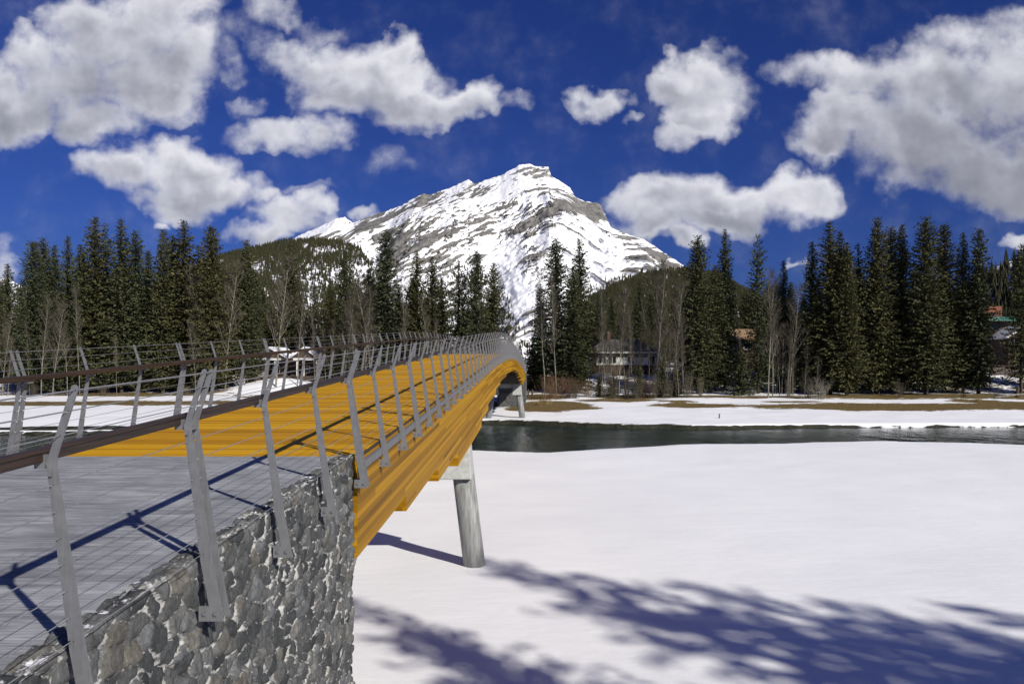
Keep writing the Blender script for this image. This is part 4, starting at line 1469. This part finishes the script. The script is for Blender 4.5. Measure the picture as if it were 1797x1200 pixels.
# white cottage
Yh = 162.0
k = Yh / F
x0 = at(1038, Yh)
zg = gz(at(1095, Yh), Yh)
zof = lambda py, Yq: CZ + (CY - py) / F * Yq
cot = empty('cottage', (x0, Yh, zg))
tag(cot, 'white cottage with hipped grey roof and brick chimneys behind bare birches', 'house')
W_, D_ = 115 * k, 9.0
eave, ridge = zof(618, Yh) - zg, zof(595, Yh + 4) - zg
mb = MB(); mb.box(0, W_, 0, D_, eave - 2.75, eave - 1.15); mb.build('wall', M_WHITE, cot)
mb = MB(); mb.box(.05, W_ - .05, .05, D_ - .05, -1, eave - 2.75); mb.build('shaded_lower_wall', M_BROWN, cot)
mb = MB(); mb.box(.02, W_ - .02, .02, D_ - .02, eave - 1.15, eave); mb.build('upper_wall', M_GREYGREEN, cot)
mb = MB()
e_ = .9
mb.add([(-e_, -e_, eave), (W_ + e_, -e_, eave), (W_ + e_, D_ + e_, eave), (-e_, D_ + e_, eave), (3.2, D_ / 2, ridge), (W_ - 4, D_ / 2, ridge),
        (-e_, -e_, eave - .02), (W_ + e_, -e_, eave - .02), (W_ + e_, D_ + e_, eave - .02), (-e_, D_ + e_, eave - .02)],
       [(0, 1, 5, 4), (1, 2, 5), (2, 3, 4, 5), (3, 0, 4), (9, 8, 7, 6), (0, 6, 7, 1), (1, 7, 8, 2), (2, 8, 9, 3), (3, 9, 6, 0)])
rf = mb.build('roof', M_SHINGLE, cot)
mb = MB(); mb.box(-e_, W_ + e_, -e_ - .05, -e_ - .003, eave - .22, eave + .06); mb.build('fascia', M_WHITE, cot)
mb = MB(); mb.box(.35, 1.05, -.75, -.01, -.5, zof(609, Yh) - zg); mb.build('chimney', M_BRICK, cot)
mb = MB(); mb.box(3.9, 4.5, D_ / 2 - .4, D_ / 2 + .4, ridge - .5, zof(581, Yh + 4) - zg); mb.build('chimney', M_BRICK, cot)
window(cot, 1.6, 3.1, 0, eave - 2.4, eave - .9, M_WHITE)
window(cot, 3.8, 5.3, 0, eave - 2.4, eave - .9, M_WHITE)
window(cot, 8.0, 9.2, 0, eave - 2.4, eave - .9, M_WHITE)
window(cot, W_ - 1.9, W_ - .5, 0, eave - 2.7, eave - .8, M_WHITE)
mb = MB(); mb.box(0.2, 4.2, -2.4, -.01, -.8, .45); mb.build('porch', M_WHITE, cot)

# porch house behind the railing
Yh = 144.0
k = Yh / F
x0 = at(448, Yh)
zg = gz(at(500, Yh), Yh)
ph = empty('porch_house', (x0, Yh, zg))
tag(ph, 'white columned porch house with snow on its gables seen through the railing', 'house')
W_ = 105 * k
tb = zof(632, Yh) - zg
mb = MB(); mb.box(1.0, W_ - .5, 3.0, 10, -1, tb + .2); mb.build('wall', M_BROWN, ph)
mb = MB()
for xc in (0.4, 2.0, 3.8, 8.1, 9.3, 11.9):
    mb.box(xc - .16, xc + .16, .1, .42, -.8, tb)
    o = mb.build('porch_column', M_WHITE, ph); mb = MB()
mb = MB(); mb.box(-.4, 5.0, -.2, 3.0, tb, tb + .42); mb.box(7.4, W_ - .2, -.2, 3.0, tb, tb + .42); mb.build('porch_beam', M_WHITE, ph)
for (xa, xb) in ((.2, 5.6), (7.2, W_ + .1)):
    xm = (xa + xb) / 2
    zt = zof(612, Yh) - zg
    mb = MB()
    mb.prism([(xa, tb + .43), (xb, tb + .43), (xm, zt)], 0, 9)
    gb = mb.build('gable', M_BROWN, ph)
    mb = MB()
    mb.prism([(xa - .4, tb + .40), (xa - .4, tb + .68), (xm, zt + .45), (xb + .4, tb + .68), (xb + .4, tb + .40), (xm, zt + .02)][::-1], -.3, 9.3)
    mb.build('roof_snow', M_SNOW, gb)
mb = MB(); mb.box(-1.0, W_ + 2, -1.4, 2.8, -1.2, .35); mb.build('porch_floor', M_BROWN, ph)
window(ph, 2.4, 3.6, 3.0, .9, 2.2, M_WHITE)
window(ph, 8.6, 9.6, 3.0, .9, 2.2, M_WHITE)

# tan gabled house
Yh = 172.0
k = Yh / F
x0 = at(1268, Yh)
zg = gz(x0, Yh)
th = empty('gabled_house', (x0, Yh, zg))
tag(th, 'house with tan shingled roof and white wall half hidden by the low bushy spruce', 'house')
W_ = 100 * k
eave, ridge = zof(596, Yh) - zg, zof(576, Yh) - zg
mb = MB(); mb.box(.6, W_ - .6, 0, 8, -1, eave); mb.build('wall', M_BROWN, th)
mb = MB(); mb.box(.7, 3.2, -1.5, -.01, eave - 3.4, eave - 1.4); mb.build('bay', M_WHITE, th)
mb = MB()
mb.prismx([(-1.0, eave - .1), (-1.0, eave + .15), (3.6, ridge), (8.6, eave + .15), (8.6, eave - .1)], .2, W_)
mb.build('roof', M_TAN, th)
mb = MB()
mb.prismx([(-1.6, eave - .3), (-1.6, eave - .1), (1.2, eave + 1.1), (1.2, eave + .9)], 4.2, 8.2)
mb.build('dormer', M_REDWALL, th)
window(th, 5.0, 6.4, 0, eave - 2.2, eave - .8, M_WHITE)

# lodge with red upper storey
Yh = 186.0
k = Yh / F
x0 = at(1708, Yh)
zg = gz(at(1745, Yh), Yh)
lo = empty('lodge', (x0, Yh, zg))
tag(lo, 'lodge with red upper storey over a green metal roof among the spruces', 'house')
mb = MB(); mb.box(1.2, 66 * k, .0, 9, -1, zof(562, Yh) - zg); mb.build('wall', M_BROWN, lo)
mb = MB(); mb.box(1.6, 53 * k, .6, 7, zof(560, Yh) - zg, zof(537, Yh) - zg); mb.build('upper_storey', M_REDWALL, lo)
za, zb = zof(563, Yh) - zg, zof(555, Yh) - zg
mb = MB(); mb.prismx([(-1.8, za - .12), (-1.8, za + .05), (.55, zb), (.55, zb - .15)], -.3, 72 * k); mb.build('roof', M_GREENROOF, lo)
window(lo, 4.4, 5.9, .6, zof(553, Yh) - zg, zof(548, Yh) - zg, M_REDWALL)
window(lo, 6.2, 7.2, .6, zof(553, Yh) - zg, zof(548, Yh) - zg, M_REDWALL)
window(lo, 3.4, 6.4, 0, zof(580, Yh) - zg, zof(568, Yh) - zg, M_BROWN)
mb = MB(); mb.box(.6, 68 * k, -2.6, -.01, zof(606, Yh) - zg, zof(603, Yh) - zg); bal = mb.build('balcony', M_WHITE, lo)
mb = MB()
for i in range(20):
    mb.box(.7 + i * .48, .76 + i * .48, -2.58, -2.52, zof(603, Yh) - zg + .005, zof(596, Yh) - zg)
mb.build('balusters', M_BROWN, bal)

# shed with pale bargeboards at the frame's end
Yh = 176.0
k = Yh / F
x0 = at(1768, Yh)
zg = gz(x0, Yh)
sh = empty('shed', (x0, Yh, zg))
tag(sh, 'brown boarded shed with pale sloping bargeboard beside the lodge', 'shed')
W_ = 9.0
e0, r0 = zof(592, Yh) - zg, zof(570, Yh) - zg
mb = MB(); mb.box(.4, W_ - .4, .3, 7, -1, e0); mb.build('wall', M_BROWN, sh)
mb = MB(); mb.prism([(.4, e0), (W_ - .4, e0), (W_ / 2, r0 - .2)], .3, 7); mb.build('gable', M_BROWN, sh)
mb = MB(); mb.prism([(-.3, e0 - .35), (W_ / 2, r0 - .35), (W_ + .3, e0 - .35), (W_ + .3, e0 + .0), (W_ / 2, r0 + .1), (-.3, e0)], -.15, 7.4); mb.build('roof', M_WHITE, sh)
window(sh, 1.2, 2.4, .3, e0 - 1.6, e0 - .5, M_WHITE)

# picket fence behind the right-hand trees
Yf = 160.0
fe = empty('picket_fence', (at(1735, Yf), Yf, gz(at(1735, Yf), Yf)))
tag(fe, 'weathered brown picket fence below the lodge', 'fence')
L = 95 / F * Yf
mb = MB()
for i in range(int(L / .28)):
    mb.box(i * .28, i * .28 + .2, -.03, .03, .1, 2.3 + .12 * math.sin(i * 2.7))
mb.build('pickets', M_BROWN, fe)
for zc in (.6, 1.8):
    mb = MB(); mb.box(-.1, L, .031, .11, zc, zc + .14); mb.build('fence_rail', M_BROWN, fe)


# ---------------------------------------------------------------- small things on the banks
def log(x, y, z, L, r, rz, tilt, lab, branches=3):
    e = empty('fallen_log', (x, y, z), rz)
    tag(e, lab, 'log')
    mb = MB()
    dx, dz_ = math.cos(tilt), math.sin(tilt)
    pts = [(L * t * dx, .15 * math.sin(t * 5), L * t * dz_ + .1 * math.sin(t * 3)) for t in (0, .25, .5, .75, 1)]
    mb.tube(pts, [r, r * .9, r * .8, r * .65, r * .45], 9)
    mb.build('stem', M_ASPEN, e, True)
    rg = random.Random(int(x * 10))
    mb = MB()
    for i in range(branches):
        t = rg.uniform(.4, .95)
        p = Vector((L * t * dx, 0, L * t * dz_ + .05))
        mb.tube([p, p + Vector((rg.uniform(-.3, .8), rg.uniform(-.5, .5), rg.uniform(-.9, .9)))], [r * .3, r * .08], 5)
    mb.build('branch', M_ASPEN, e)


Yq = 128.0
log(at(1745, Yq), Yq, gz(at(1745, Yq), Yq) + .25, 7.5, .22, 0.05, .10, 'grey fallen log lying at the edge of the lodge trees')
Yq = 131.0
log(at(296, Yq), Yq, gz(at(296, Yq), Yq) + .2, 3.6, .13, 0.0, .32, 'slanting dead branch propped above the brown bank', 4)
Yq = 133.0
log(at(505, Yq), Yq, gz(at(505, Yq), Yq) + .2, 4.5, .12, 0.2, .3, 'thin slanting branch in front of the white porch', 2)
for (px, lab) in ((927, 'dark wooden bollard closest to the bridge end'), (934, 'dark wooden bollard one step farther from the bridge end')):
    Yq = 136.0
    x = at(px, Yq)
    mb = MB()
    mb.tube([(0, 0, -.2), (0, 0, 1.25), (0, 0, 1.33)], [.16, .16, .10], 12)
    mb.tube([(0, 0, .9), (0, 0, 1.0)], .19, 12)
    o = mb.build('bollard', M_BROWN, None, False, (x, Yq, gz(x, Yq)))
    tag(o, lab, 'bollard', 'bollards by the far landing')
Yq = 96.0
x = at(1262, Yq)
mb = MB()
mb.tube([(0, 0, -.2), (.03, 0, .3), (.0, 0, .62)], [.10, .08, .05], 8)
mb.tube([(.02, 0, .35), (.16, .02, .5)], [.04, .02], 6)
tag(mb.build('stump', M_BARK, None, True, (x, Yq, gz(x, Yq))), 'small dark stump poking from the snow of the far bank', 'stump')
Yq = 134.0
x = at(1784, Yq)
mb = MB()
mb.tube([(0, 0, -.3), (.05, 0, .8), (.25, 0, 1.6), (.32, .1, 2.1)], [.42, .36, .25, .06], 9)
tag(mb.build('stump', M_BARK, None, True, (x, Yq, gz(x, Yq))), 'dark broken stump beside the fallen grey log', 'stump')

# ---------------------------------------------------------------- trees outside the frame whose shadows lie on the near snow
GS = -6.35
for i, (px, py, h, kind, wf, lab) in enumerate([
        (832, 982, 27, 'open', 1.25, 'spruce beyond the near bank whose shadow tip touches the pier'),
        (1010, 1005, 23, 'open', 1.1, 'spruce beyond the near bank shading the snow just past the pier'),
        (1170, 1018, 25, 'open', 1.3, 'spruce beyond the near bank shading the middle of the snow'),
        (1400, 1045, 25, 'ragged', 1.1, 'spruce beyond the near bank shading the snow at its side'),
        (1660, 1062, 24, 'open', 1.4, 'dense spruce beyond the near bank shading the outer snow'),
        (1900, 1080, 26, 'ragged', 1.2, 'spruce beyond the near bank farthest from the bridge'),
        (600, 1045, 21, 'open', 1.2, 'spruce beyond the near bank shading the snow beside the stone wall'),
        (700, 1100, 20, 'open', 1.3, 'open spruce beyond the near bank shading the snow by the stone wall'),
        ]):
    Yt = (CZ - GS) * F / (py - CY)
    Xt = (px - CX) / F * Yt
    bx, by = Xt + h * SUN.x / SUN.z, Yt + h * SUN.y / SUN.z
    print('shadow tree', i, round(bx, 1), round(by, 1))
    conifer(SPRUCE[kind], bx, by, h, HP, wf, trr.uniform(0, 6.28), lab, 'spruce tree', 'spruces behind the viewpoint')

scene.cycles.use_denoising = True
scene.cycles.max_bounces = 6
